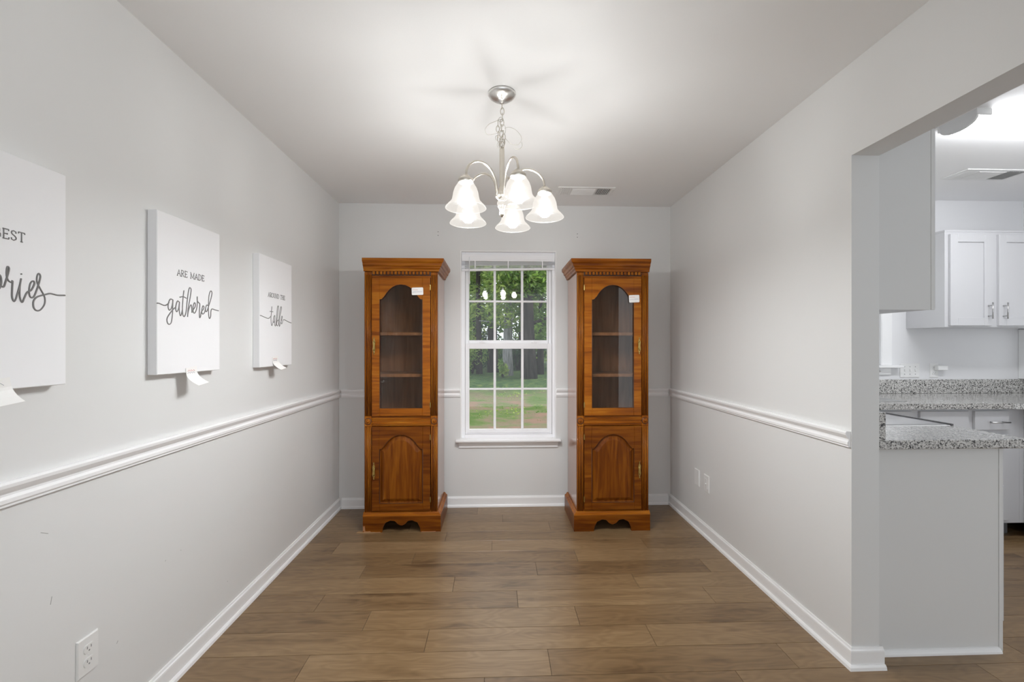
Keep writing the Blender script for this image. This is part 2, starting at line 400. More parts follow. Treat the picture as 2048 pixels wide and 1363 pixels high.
# kitchen
kw = MB(); K0, K1, KZ0, KZ1 = 2.28, 3.115, 1.14, 2.10
kw.box(XK, K0, KY, KY + 0.14, -0.05, KC + 0.1).box(K1, KX + 0.12, KY, KY + 0.14, -0.05, KC + 0.1)
kw.box(K0, K1, KY, KY + 0.14, -0.05, KZ0).box(K0, K1, KY, KY + 0.14, KZ1, KC + 0.1)
S(kw, 'wall_kitchen_back', 'kwall')
S(MB().box(KX, KX + 0.12, 2.0, 2.45, -0.05, KC + 0.1).box(KX, KX + 0.12, 3.31, KY, -0.05, KC + 0.1).box(KX, KX + 0.12, 2.45, 3.31, -0.05, 1.03)
  .box(KX, KX + 0.12, 2.45, 3.31, 1.36, KC + 0.1).box(KX, KX + 0.12, YR, 2.0, -0.05, KC + 0.1), 'wall_kitchen_right', 'kwall')
S(MB().box(XK, KX + 0.12, YR, KY + 0.14, KC, KC + 0.12), 'ceiling_kitchen', 'kceiling')

# floor: recessed joints between separate planks, laid across the room
floor = S(MB().box(XL - 0.1, KX + 0.1, YR, YB + 0.02, -0.06, -0.0035), 'floor', 'sub')
joints = {0: -0.045 , 1: 0.22, 2: -0.305, 3: 0.39, 4: 0.11, 5: 0.77, 6: 0.236, 7: 0.496, 8: -0.026, 9: 0.66, 10: 0.386, 11: 0.05}
random.seed(4)
pw, pl, gp = 0.15, 1.0, 0.0008
mesh_cache = {}
k0 = -11
for k in range(k0, 14):
    y0 = 1.555 + 0.15 * k; y1 = min(y0 + pw, YB)
    if y1 - y0 < 0.02: continue
    j = joints.get(k, random.random())
    x = j - 3.0
    while x + pl < XL: x += pl
    while x < KX:
        a, b = max(x, XL), min(x + pl, KX)
        x += pl
        if b - a < 0.02: continue
        if y0 > KY - 0.1 and a > XK: continue
        key = (round(b - a, 3), round(y1 - y0, 3))
        if key not in mesh_cache:
            lx, ly = (b - a) / 2 - gp, (y1 - y0) / 2 - gp
            o = P(MB().box(-lx, lx, -ly, ly, -0.004, 0.0, 0.0005), 'floor_plank', 'plank', floor)
            o.location = ((a + b) / 2, (y0 + y1) / 2, 0); mesh_cache[key] = o.data
        else:
            o = bpy.data.objects.new('floor_plank', mesh_cache[key]); COL.objects.link(o); o.parent = floor
            o.location = ((a + b) / 2, (y0 + y1) / 2, 0)

# trims
RAIL = [(0, 0.95), (0.017, 0.951), (0.022, 0.945), (0.021, 0.936), (0.015, 0.926), (0.009, 0.919), (0.009, 0.913), (0.014, 0.906), (0.014, 0.896), (0.010, 0.891), (0.010, 0.886), (0, 0.885)]
BASE = [(0, 0.083), (0.005, 0.083), (0.007, 0.076), (0.011, 0.072), (0.012, 0.066), (0.012, 0.019), (0.017, 0.018), (0.022, 0.012), (0.024, 0.0), (0, 0.0)]
S(MB().molding(RAIL, [(XL, 0.0), (XL, YB - 0.0)]), 'trim_1', 'trim')
S(MB().molding(RAIL, [(XL + 0.023, YB), (WX0 - 0.002, YB)]), 'trim_2', 'trim')
S(MB().molding(RAIL, [(WX1 + 0.002, YB), (XR - 0.023, YB)]), 'trim_3', 'trim')
S(MB().molding(RAIL, [(XR, YB), (XR, YJ + 0.004)]), 'trim_4', 'trim')
S(MB().molding(RAIL, [(-0.95, 0.0), (XL + 0.023, 0.0)]), 'trim_5', 'trim')
S(MB().molding(RAIL, [(XR, YJ2 - 0.004), (XR, 0.0)]), 'trim_6', 'trim')
S(MB().molding(RAIL, [(XR - 0.023, 0.0), (1.0, 0.0)]), 'trim_7', 'trim')
S(MB().molding(BASE, [(XL, YR), (XL, -0.12)]), 'baseboard_living', 'trim')
S(MB().molding(BASE, [(XL, 0.0), (XL, YB)]), 'baseboard_left', 'trim')
S(MB().molding(BASE, [(XL + 0.025, YB), (XR - 0.025, YB)]), 'baseboard_back', 'trim')
S(MB().molding(BASE, [(XR, YB), (XR, YJ), (XK + 0.012, YJ)]), 'baseboard_right', 'trim')
S(MB().molding(BASE, [(XK, YJ2), (XR, YJ2), (XR, 0.0)]), 'baseboard_front', 'trim')

# ------------------------------------------------------------------ window 1 (dining) and its blind
def sash(parent, x0, x1, z0, z1, gx0, gx1, gz0, gz1, y0, y1, vx, hz, mw=0.0205):
    """double hung sash: frame with glass opening, muntin grid and panes"""
    sa = P(MB().box(x0, gx0, y0, y1, z0, z1, 0.002).box(gx1, x1, y0, y1, z0, z1, 0.002).box(gx0, gx1, y0, y1, z0, gz0, 0.002).box(gx0, gx1, y0, y1, gz1, z1, 0.002), 'sash', 'vinyl', parent)
    ym = (y0 + y1) / 2
    for x in vx:
        P(MB().box(x - mw / 2, x + mw / 2, ym - 0.008, ym + 0.008, gz0, gz1, 0.003), 'muntin', 'vinyl', sa)
    for z in hz:
        P(MB().box(gx0, gx1, ym - 0.0075, ym + 0.0075, z - 0.008, z + 0.008, 0.003), 'muntin', 'vinyl', sa)
    xs = [gx0] + list(vx) + [gx1]; zs = [gz0] + list(hz) + [gz1]
    for a, b in zip(xs, xs[1:]):
        for c, d in zip(zs, zs[1:]):
            P(MB().box(a, b, ym - 0.0015, ym + 0.0015, c, d), 'pane', 'glass', sa)
    return sa
win = SE('window_1')
yF = YB + 0.04
fr = MB()
fr.box(WX0, WX0 + 0.034, yF, YB + 0.12, WZ0, WZ1, 0.003).box(WX1 - 0.026, WX1, yF, YB + 0.12, WZ0, WZ1, 0.003)
fr.box(WX0 + 0.034, WX1 - 0.026, yF, YB + 0.12, WZ0 - 0.01, 0.572, 0.003).box(WX0 + 0.034, WX1 - 0.026, yF, YB + 0.12, 2.03, WZ1, 0.003)
fr.box(WX0 + 0.036, WX0 + 0.060, yF + 0.05, YB + 0.12, 1.30, 2.03).box(WX1 - 0.052, WX1 - 0.028, yF + 0.05, YB + 0.12, 1.30, 2.03)
P(fr, 'window_frame', 'vinyl', win)
P(MB().box(WX0, WX0 + 0.006, YB - 0.001, yF + 0.01, WZ0, WZ1).box(WX1 - 0.006, WX1, YB - 0.001, yF + 0.01, WZ0, WZ1).box(WX0 + 0.006, WX1 - 0.006, YB - 0.001, yF + 0.01, WZ1 - 0.006, WZ1), 'jamb_liner', 'trim', win)
sash(win, WX0 + 0.062, WX1 - 0.054, 1.318, 2.03, -0.223, 0.424, 1.345, 1.995, 3.62, 3.645, (-0.0105, 0.218), (1.668,))
lo = sash(win, WX0 + 0.036, WX1 - 0.028, 0.573, 1.319, -0.2195, 0.424, 0.612, 1.274, 3.585, 3.615, (-0.0105, 0.218), (0.9425,))
for x in (-0.11, 0.32):
    P(MB().box(x - 0.025, x + 0.025, 3.585, 3.61, 1.3195, 1.331, 0.003).ball((x, 3.597, 1.334), 0.008), 'sash_lock', 'vinyl', win)
P(MB().box(WX0 + 0.05, WX1 - 0.04, 3.578, 3.585, 0.585, 0.592, 0.002), 'lift_rail', 'vinyl', lo)
# stool and apron
P(MB().box(WX0 - 0.036, WX1 + 0.036, YB - 0.055, YB, 0.527, 0.545, 0.004).box(WX0 + 0.001, WX1 - 0.001, YB, yF + 0.005, 0.527, 0.5449), 'window_stool', 'trim', win)
AP = [(0, 0.5265), (0.038, 0.5265), (0.036, 0.515), (0.022, 0.500), (0.014, 0.492), (0.014, 0.478), (0, 0.474)]
P(MB().molding(AP, [(WX0 - 0.012, YB + 0.0), (WX1 + 0.012, YB + 0.0)]), 'window_apron', 'trim', win)

bl = T('window_blind', 'white mini blind pulled all the way up at the top of the dining window', 'blind', (0.1, YB + 0.02, 1.92))
bx0, bx1 = WX0 + 0.008, WX1 - 0.008
P(MB().box(bx0, bx1, 3.550, 3.582, 1.988, 2.044, 0.002).box(bx0, bx1, 3.547, 3.550, 2.002, 2.030, 0.001), 'headrail', 'vinyl', bl)
slat_z = [1.982 - 0.0032 * i for i in range(6)] + [1.961, 1.951, 1.942]
for i, z in enumerate(slat_z):
    tlt = 0.014 * i / len(slat_z)
    P(MB().prism([(3.553, z - 0.0008), (3.566, z + 0.0012), (3.579, z - 0.0008), (3.579, z + 0.0004), (3.566, z + 0.0024), (3.553, z + 0.0004)],
                 lambda u, v, a, t=tlt: (a, u, v - t * (1 - (a - bx0) / (bx1 - bx0))), bx0, bx1), 'slat', 'vinyl', bl)
P(MB().prism([(3.551, 1.922), (3.581, 1.922), (3.581, 1.936), (3.551, 1.936)], lambda u, v, a: (a, u, v - 0.014 * (1 - (a - bx0) / (bx1 - bx0))), bx0, bx1), 'bottom_rail', 'vinyl', bl)
P(MB().tube([(-0.216, 3.543, 2.02), (-0.216, 3.543, 1.94), (-0.213, 3.543, 1.80)], 0.0035, 6), 'tilt_wand', 'vinyl', bl)
for x in (-0.17, 0.1, 0.38):
    P(MB().box(x - 0.004, x + 0.004, 3.549, 3.551, 1.925, 1.99), 'ladder_tape', 'vinyl', bl)

# ------------------------------------------------------------------ curio cabinets
ARCH = [(-1, 0), (-0.92, 0.005), (-0.86, 0.06), (-0.78, 0.15), (-0.68, 0.30), (-0.55, 0.45), (-0.40, 0.57), (-0.22, 0.655), (0, 0.685),
        (0.22, 0.655), (0.40, 0.57), (0.55, 0.45), (0.68, 0.30), (0.78, 0.15), (0.86, 0.06), (0.92, 0.005), (1, 0)]
def handle(parent, x, z):
    """ornate bail pull: pierced back plate with scrolled lobes and a drop bail"""
    mb = MB()
    def plate(pts):
        mb.prism(pts, along_y, -0.026, -0.0235)
    out = []
    for i in range(28):
        a = 2 * PI * i / 28; zz = math.cos(a); r = 0.0085 + 0.0035 * math.cos(6 * a) * (0.4 + 0.6 * abs(zz))
        out.append((x + r * math.sin(a), z + 0.052 * zz))
    plate(out)
    for s in (-1, 1):
        mb.ball((x, -0.029, z + s * 0.030), 0.0055, seg=8)
        mb.ball((x, -0.025, z + s * 0.055), 0.0045, seg=8)
    mb.tube(smooth_path([(x, -0.033, z + 0.030), (x + 0.008, -0.038, z + 0.016), (x + 0.004, -0.040, z), (x + 0.008, -0.038, z - 0.016), (x, -0.033, z - 0.030)], 4), 0.0026, 6)
    return P(mb, 'handle', 'brass', parent)
def hinge(parent, x, z):
    return P(MB().box(x - 0.004, x + 0.004, -0.0235, -0.018, z - 0.017, z + 0.017, 0.001).lathe([(0.003, -0.019), (0.003, 0.019)], (x, -0.0235, z), 8), 'hinge', 'brass', parent)
def mirror_x(obs, width):
    for o in obs:
        me = o.data
        for v in me.vertices: v.co.x = -v.co.x
        me.flip_normals()
        for c in o.children: mirror_x([c], width)
def curio(label, X, Y, mirrored):
    """local x runs from the outer side (0) to the inner side (W); y=0 is the face frame's front, back at D"""
    t = T('curio_cabinet', label, 'cabinet', (0, 0, 0), 'pair of cherry curio cabinets')
    W, D, H = 0.51, 0.395, 1.815
    # carcass
    c = MB()
    c.box(0.003, 0.018, 0.018, D, 0.03, H).box(W - 0.018, W - 0.001, 0.018, D, 0.03, H)
    c.box(0.018, W - 0.018, D - 0.008, D, 0.03, H).box(0.018, W - 0.018, 0.018, D - 0.008, 0.11, 0.128).box(0.018, W - 0.018, 0.018, D - 0.008, 0.755, 0.775).box(0.018, W - 0.018, 0.018, D - 0.008, H - 0.02, H)
    P(c, 'carcass', 'cherry_side', t)
    inn = MB(); inn.box(0.0182, 0.021, 0.02, D - 0.01, 0.78, H - 0.021).box(W - 0.021, W - 0.0182, 0.02, D - 0.01, 0.78, H - 0.021).box(0.021, W - 0.021, D - 0.012, D - 0.009, 0.78, H - 0.021)
    P(inn, 'lining', 'cherry_in', t)
    for z in (1.372, 1.075):
        P(MB().box(0.0215, W - 0.0215, 0.045, D - 0.014, z, z + 0.022, 0.002), 'shelf', 'cherry_in', t)
    # fluted stiles: a board with four raised reeds each
    for x0, x1 in ((0.0, 0.052), (W - 0.048, W)):
        st = MB(); st.box(x0, x1, 0.0, 0.018, 0.128, H)
        w_ = x1 - x0
        sp = P(st, 'stile', 'cherry', t)
        for za, zb in ((0.135, 0.732), (0.808, 1.795)):
            for i in range(4):
                cx = x0 + w_ * (0.14 + 0.24 * i); hw = w_ * 0.098
                P(MB().prism([(cx - hw, 0.0), (cx - hw * 0.9, -0.005), (cx - hw * 0.4, -0.008), (cx + hw * 0.4, -0.008), (cx + hw * 0.9, -0.005), (cx + hw, 0.0)],
                             along_z, za, zb, True), 'reed', 'cherry', sp)
        for za, zb in ((0.135, 0.732), (0.808, 1.795)):
            gv = MB()
            for i in range(5):
                gx = x0 + w_ * (0.02 + 0.24 * i); gv.box(max(x0 + 0.0005, gx - w_ * 0.02), min(x1 - 0.0005, gx + w_ * 0.02), -0.0012, -0.0002, za, zb)
            P(gv, 'flute_lines', 'groove', sp, kind='stuff')
        P(MB().box(x0 + 0.001, x1 - 0.001, -0.006, 0.0, 0.7335, 0.8065, 0.002), 'rosette_block', 'cherry', sp)
        P(MB().tube([((x0 + x1) / 2 + 0.0215 * math.cos(2 * PI * q / 20), -0.0062, 0.770 + 0.0215 * math.sin(2 * PI * q / 20)) for q in range(20)], 0.0032, 5, closed=True), 'rosette_ring', 'groove', sp)
        xc = (x0 + x1) / 2
        ro = MB(); rr = [(0.0, -0.019), (0.006, -0.018), (0.008, -0.013), (0.011, -0.009), (0.015, -0.012), (0.019, -0.010), (0.021, -0.006)]
        n = 20; rings = []
        for r, y in rr:
            rings.append([ro.bm.verts.new((xc + r * math.cos(2 * PI * k / n), y, 0.770 + r * math.sin(2 * PI * k / n))) for k in range(n)] if r > 0 else [ro.bm.verts.new((xc, y, 0.770))])
        for a, b in zip(rings, rings[1:]):
            for k in range(n):
                q = list(dict.fromkeys([a[k % len(a)], a[(k + 1) % len(a)], b[(k + 1) % n], b[k]])); f = ro.bm.faces.new(q); f.smooth = True
        P(ro, 'rosette', 'cherry', sp)
    x0, x1 = 0.052, W - 0.048
    P(MB().box(x0, x1, -0.001, 0.018, 1.776, H), 'top_rail', 'cherry_h', t)
    mr = MB().box(x0, x1, -0.002, 0.018, 0.737, 0.805, 0.002)
    for z in (0.748, 0.772, 0.783):
        mr.prism([(-0.002, z), (-0.006, z + 0.002), (-0.006, z + 0.006), (-0.002, z + 0.008)], along_x, x0, x1)
    P(mr, 'middle_rail', 'cherry_h', t)
    P(MB().box(x0, x1, 0.0, 0.018, 0.128, 0.145), 'bottom_rail', 'cherry_h', t)
    # upper door with glass
    dx0, dx1, dz0, dz1 = 0.0555, 0.4605, 0.808, 1.773
    cx = (dx0 + dx1) / 2; hw = 0.148; gz0, gs, gt = 0.863, 1.622, 1.726
    d = MB(); ya, yb = -0.019, 0.0
    d.box(dx0, cx - hw, ya, yb, dz0, dz1, 0.002).box(cx + hw, dx1, ya, yb, dz0, dz1, 0.002).mark(0)
    dr = d.box(cx - hw, cx + hw, ya, yb, dz0, gz0, 0.002)
    ar = [(cx + hw * u, gs + (gt - gs) * v / 0.685) for u, v in ARCH]
    dr.prism([(cx - hw, dz1 - 0.001)] + ar + [(cx + hw, dz1 - 0.001)], along_y, ya, yb)
    door = P(d.mark(1), 'glass_door', ('cherry', 'cherry_h'), t)
    # dark moulded lip round the opening
    loop = [(cx - hw, gz0)] + [(a, b) for a, b in ar] + [(cx + hw, gz0)]
    lip = MB().tube([(a, ya + 0.004, b) for a, b in loop], 0.0042, 6, closed=True)
    P(lip, 'glass_bead', 'groove', door)
    g = [(cx - hw + 0.001, gz0 + 0.001)] + [(cx + (a - cx) * 0.995, b - 0.001) for a, b in ar] + [(cx + hw - 0.001, gz0 + 0.001)]
    P(MB().prism(g, along_y, -0.010, -0.007), 'glass_pane', 'smoke', door)
    handle(door, dx0 + 0.018, 1.298)
    for z in (1.705, 0.885): hinge(door, dx1 + 0.001, z)
    # lower door with raised arched panel
    ez0, ez1 = 0.150, 0.735
    pz0, ps, pt = 0.200, 0.578, 0.678; hp = 0.150
    e = MB().box(dx0, cx - hp, ya, yb, ez0, ez1, 0.002).box(cx + hp, dx1, ya, yb, ez0, ez1, 0.002).mark(0)
    er = e.box(cx - hp, cx + hp, ya, yb, ez0, pz0, 0.002)
    ar2 = [(cx + hp * u, ps + (pt - ps) * v / 0.685) for u, v in ARCH]
    er.prism([(cx - hp, ez1 - 0.001)] + ar2 + [(cx + hp, ez1 - 0.001)], along_y, ya, yb)
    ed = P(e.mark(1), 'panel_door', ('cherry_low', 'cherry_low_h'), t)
    o1 = [(cx - hp, pz0)] + ar2 + [(cx + hp, pz0)]
    pc = (cx, (pz0 + pt) / 2 - 0.02)
    def inset(p, k): 
        u, v = p; s = 1 - k / hp
        return (cx + (u - cx) * s, pc[1] + (v - pc[1]) * (1 - k / 0.22))
    rp = MB(); levels = [(0.0, -0.019), (0.003, -0.008), (0.008, -0.006), (0.030, -0.017), (0.034, -0.018)]
    rings = [[rp.bm.verts.new((inset(p, k)[0], y, inset(p, k)[1])) for p in o1] for k, y in levels]
    for a, b in zip(rings, rings[1:]):
        for i in range(len(o1)): rp.bm.faces.new((a[i], a[(i + 1) % len(o1)], b[(i + 1) % len(o1)], b[i]))
    rp.bm.faces.new(rings[-1])
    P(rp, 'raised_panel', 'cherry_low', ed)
    lip = MB().tube([(a, ya + 0.003, b) for a, b in o1], 0.003, 6, closed=True)
    P(lip, 'panel_bead', 'groove', ed)
    handle(ed, dx0 + 0.016, 0.428)
    for z in (0.66, 0.225): hinge(ed, dx1 + 0.001, z)
    # dentil row under the crown
    dn = MB()
    n = 16
    for i in range(n):
        xa = x0 + 0.004 + (x1 - x0 - 0.008) * i / n
        dn.box(xa + 0.003, xa + (x1 - x0) / n - 0.006, -0.013, -0.001, 1.797, 1.818, 0.0015)
    P(dn, 'dentil_row', 'cherry', t, kind='stuff')
    P(MB().box(x0, x1, -0.0022, -0.0012, 1.796, 1.818), 'dentil_backing', 'groove', t)
    P(MB().box(x0, x1, -0.004, 0.0, 1.789, 1.796, 0.001), 'dentil_ledge', 'groove', t)
    # crown: front and inner return (travel so that 'out' points to the front / inner side)
    CR = [(0.0, 1.818), (0.010, 1.820), (0.013, 1.832), (0.020, 1.842), (0.022, 1.850), (0.030, 1.856), (0.034, 1.872), (0.044, 1.882), (0.047, 1.890), (0.047, 1.905), (0.0, 1.905)]
    cr = MB().molding(CR, [(-0.004, 0.0), (W, 0.0), (W, D)])
    cr.box(0.0, W - 0.001, 0.001, D, 1.818, 1.904)
    P(cr, 'crown', 'cherry_h', t)
    # base: scalloped front apron, inner return and moulded top edge
    SC = [(0.128, 0.0), (0.132, 0.030), (0.150, 0.066), (0.185, 0.082), (0.215, 0.078), (0.238, 0.055), (0.262, 0.046), (0.285, 0.055), (0.306, 0.078), (0.335, 0.082), (0.372, 0.066), (0.390, 0.030), (0.394, 0.0)]
    b0, b1 = -0.005, W + 0.024
    ft = [(b0, 0.112), (b0, 0.0)] + SC + [(b1, 0.0), (b1, 0.112)]
    ba = MB().prism(ft, along_y, -0.022, -0.002)
    ba.box(b1 - 0.022, b1, -0.001, D, 0.0, 0.112).box(b0, b0 + 0.015, -0.001, D, 0.0, 0.112)
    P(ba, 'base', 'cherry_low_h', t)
    BM = [(0, 0.112), (0.024, 0.112), (0.023, 0.118), (0.014, 0.124), (0.010, 0.131), (0.004, 0.138), (0.0, 0.138)]
    P(MB().molding(BM, [(b0, 0.0), (W, 0.0), (W, D)]).box(0.0, W - 0.001, 0.001, D, 0.112, 0.127), 'base_moulding', 'cherry_h', t)
    if mirrored: mirror_x([o for o in t.children], W)
    t.location = (X, Y, 0)
    return t
curio('cherry curio cabinet left of the window, its handles on the left edge of its doors', -0.92, 3.08, False)
curio('cherry curio cabinet right of the window, its handles on the right edge of its doors', 1.079, 3.045, True)
lc = bpy.data.objects['base']
for xa, xb, za, zb in ((0.001, 0.118, 0.0, 0.0045), (-0.0045, 0.012, 0.012, 0.05), (0.40, 0.50, 0.0, 0.004), (0.002, 0.05, 0.0045, 0.011)):
    k = P(MB().prism([(xa, za), (xb, za), (xb - 0.004, zb), ((xa + xb) / 2, zb * 0.7 + za * 0.3), (xa + 0.002, zb)], along_y, -0.0226, -0.0218), 'worn_chip', 'chip'); k.parent = lc
# price stickers stuck on the upper doors
def sticker(label, x0, x1, z0, z1, y, tilt):
    cx, cz = (x0 + x1) / 2, (z0 + z1) / 2
    t = T('price_sticker', label, 'sticker', (cx, y, cz))
    hw, hh, r = (x1 - x0) / 2, (z1 - z0) / 2, 0.006
    pts = []
    for sx, sz, a0 in ((1, 1, 0), (-1, 1, PI / 2), (-1, -1, PI), (1, -1, 1.5 * PI)):
        for k in range(4):
            a = a0 + k * PI / 6; pts.append((cx + sx * (hw - r) + r * math.cos(a), cz + sz * (hh - r) + r * math.sin(a)))
    P(MB().prism(pts, along_y, y - 0.0008, y), 'label_paper', 'paper', t)
    rr = random.Random(int(x0 * 1000))
    def scribble(xa, xb, z, h, m_):
        n = max(4, int((xb - xa) / 0.0035)); pl_ = [(xa + (xb - xa) * i / n, y - 0.0012, z + (h if i % 2 else -h) * rr.uniform(0.3, 1)) for i in range(n + 1)]
        P(MB().tube(pl_, 0.0009, 4), 'handwriting', m_, t)
    scribble(x0 + 0.007, x0 + 0.042, z1 - 0.015, 0.004, 'redink')
    scribble(x0 + 0.007, x0 + 0.030, cz - 0.005, 0.004, 'blueink'); scribble(x0 + 0.037, x1 - 0.008, cz - 0.004, 0.004, 'blueink')
    t.rotation_euler = (0, tilt, 0)
    return t
sticker('small white handwritten price sticker on the glass door of the left curio cabinet', -0.588, -0.508, 1.653, 1.705, 3.08 - 0.0195, -0.03)
sticker('small white handwritten price sticker on the glass door of the right curio cabinet', 0.934, 1.008, 1.603, 1.655, 3.045 - 0.0195, -0.04)
tag(P(MB().prism([(-0.966, 3.052), (-0.93, 3.05), (-0.84, 3.053), (-0.84, 3.075), (-0.93, 3.082), (-0.960, 3.078)], along_z, 0.0, 0.0045), 'wood_shim', 'shim', loc=(-0.9, 3.065, 0)),
    'thin raw wood shim under the left front foot of the left curio cabinet', 'shim')

# ------------------------------------------------------------------ canvases with lettering on the left wall
CAPS = {
 'A': (0.74, [[(0.0, 0), (0.36, 1), (0.72, 0)], [(0.14, 0.36), (0.58, 0.36)], [(-0.08, 0), (0.10, 0)], [(0.62, 0), (0.82, 0)]]),
 'R': (0.68, [[(0.1, 0), (0.1, 1)], [(0, 1), (0.36, 1), (0.54, 0.9), (0.57, 0.76), (0.54, 0.62), (0.36, 0.52), (0.1, 0.52)], [(0.3, 0.52), (0.6, 0.02), (0.72, 0)], [(0, 0), (0.22, 0)]]),
 'E': (0.60, [[(0.1, 0), (0.1, 1)], [(0, 1), (0.54, 1), (0.55, 0.84)], [(0.1, 0.52), (0.42, 0.52)], [(0.42, 0.60), (0.42, 0.44)], [(0, 0), (0.55, 0), (0.58, 0.18)]]),
 'M': (0.98, [[(0.1, 0), (0.1, 1), (0.48, 0.1), (0.86, 1), (0.86, 0)], [(0, 0), (0.2, 0)], [(0.76, 0), (0.96, 0)], [(0, 1), (0.12, 1)], [(0.85, 1), (0.96, 1)]]),
 'D': (0.72, [[(0.1, 0), (0.1, 1)], [(0, 1), (0.36, 1), (0.58, 0.86), (0.68, 0.62), (0.68, 0.38), (0.58, 0.14), (0.36, 0), (0, 0)]]),
 'O': (0.76, [[(0.38 + 0.36 * math.sin(a * PI / 8), 0.5 + 0.51 * math.cos(a * PI / 8)) for a in range(17)]]),
 'U': (0.74, [[(0.12, 1), (0.12, 0.3), (0.2, 0.08), (0.37, 0), (0.54, 0.08), (0.62, 0.3), (0.62, 1)], [(0, 1), (0.24, 1)], [(0.52, 1), (0.74, 1)]]),
 'N': (0.76, [[(0.1, 0), (0.1, 1), (0.66, 0), (0.66, 1)], [(0, 0), (0.2, 0)], [(0.56, 1), (0.76, 1)], [(0, 1), (0.1, 1)]]),
 'T': (0.64, [[(0.32, 0), (0.32, 1)], [(0.02, 0.84), (0.02, 1), (0.62, 1), (0.62, 0.84)], [(0.22, 0), (0.42, 0)]]),
 'H': (0.78, [[(0.12, 0), (0.12, 1)], [(0.66, 0), (0.66, 1)], [(0.12, 0.52), (0.66, 0.52)], [(0, 0), (0.24, 0)], [(0.54, 0), (0.78, 0)], [(0, 1), (0.24, 1)], [(0.54, 1), (0.78, 1)]]),
 'B': (0.64, [[(0.1, 0), (0.1, 1)], [(0, 1), (0.34, 1), (0.5, 0.9), (0.5, 0.64), (0.34, 0.54), (0.1, 0.54)], [(0.34, 0.54), (0.58, 0.42), (0.58, 0.12), (0.36, 0), (0, 0)]]),
 'S': (0.56, [[(0.48, 0.74), (0.48, 0.92), (0.28, 1.0), (0.1, 0.92), (0.06, 0.76), (0.14, 0.62), (0.40, 0.44), (0.50, 0.30), (0.48, 0.12), (0.28, 0.0), (0.08, 0.08), (0.06, 0.26)]]),
 ' ': (0.45, []),
}
XCV = -1.2195
def caps_line(parent, text, y0, y1, zb, h):
    tot = sum(CAPS[c][0] + 0.14 for c in text) - 0.14
    k = (y1 - y0) / tot; y = y0
    mb = MB()
    for c in text:
        wd, strokes = CAPS[c]
        for s in strokes:
            mb.tube([(XCV + 0.0002, y + u * k, zb + v * h) for u, v in s], 0.0015, 5)
        y += (wd + 0.14) * k
    return P(mb, 'print_lettering', 'ink', parent)
def script_line(parent, strokes, r=0.0022):
    mb = MB()
    for s in strokes:
        mb.tube([(XCV + 0.0002, p[0], p[1]) for p in smooth_path([(a, b, 0) for a, b in s], 4)], r, 5)
    return P(mb, 'print_lettering', 'ink', parent)
def canvas(label, y0, y1, z0, z1):
    t = T('canvas_print', label, 'canvas print', (XL, (y0 + y1) / 2, z0), 'canvas wall prints')
    P(MB().box(XL + 0.0005, XCV, y0, y1, z0, z1, 0.002), 'canvas', 'canvas', t)
    return t
gathered = [[(1.612, 1.45), (1.623, 1.45), (1.646, 1.445), (1.661, 1.451), (1.669, 1.459)], [(1.686, 1.471), (1.675, 1.471), (1.667, 1.459), (1.664, 1.441), (1.67, 1.43), (1.68, 1.437), (1.686, 1.456), (1.688, 1.471), (1.687, 1.44), (1.685, 1.411), (1.679, 1.383), (1.668, 1.377), (1.66, 1.384), (1.659, 1.398), (1.669, 1.413), (1.688, 1.433), (1.702, 1.443)], [(1.722, 1.465), (1.712, 1.468), (1.704, 1.452), (1.703, 1.434), (1.709, 1.427), (1.718, 1.442), (1.722, 1.465), (1.721, 1.435), (1.726, 1.414), (1.732, 1.418), (1.738, 1.437)], [(1.746, 1.513), (1.742, 1.489), (1.738, 1.452), (1.739, 1.422), (1.746, 1.411), (1.753, 1.417), (1.759, 1.435), (1.764, 1.473), (1.772, 1.515), (1.779, 1.528), (1.786, 1.521), (1.78, 1.486), (1.77, 1.447), (1.766, 1.411)], [(1.723, 1.484), (1.743, 1.488), (1.76, 1.484)], [(1.766, 1.411), (1.77, 1.432), (1.78, 1.455), (1.787, 1.46), (1.79, 1.445), (1.791, 1.43), (1.797, 1.44), (1.809, 1.454), (1.811, 1.466), (1.805, 1.471), (1.798, 1.457), (1.797, 1.442), (1.801, 1.43), (1.809, 1.431), (1.818, 1.447), (1.822, 1.471), (1.822, 1.498), (1.822, 1.483), (1.829, 1.474), (1.837, 1.469), (1.835, 1.441), (1.836, 1.415), (1.841, 1.416), (1.847, 1.438), (1.858, 1.447), (1.863, 1.459), (1.857, 1.463), (1.851, 1.45), (1.85, 1.434), (1.857, 1.429), (1.867, 1.437), (1.873, 1.456), (1.881, 1.469), (1.89, 1.466)], [(1.873, 1.456), (1.874, 1.442), (1.882, 1.443), (1.891, 1.462), (1.908, 1.5), (1.914, 1.525), (1.905, 1.531), (1.895, 1.511), (1.891, 1.47), (1.892, 1.433), (1.897, 1.413), (1.905, 1.422), (1.908, 1.447), (1.916, 1.455), (1.933, 1.453), (1.959, 1.451)]]
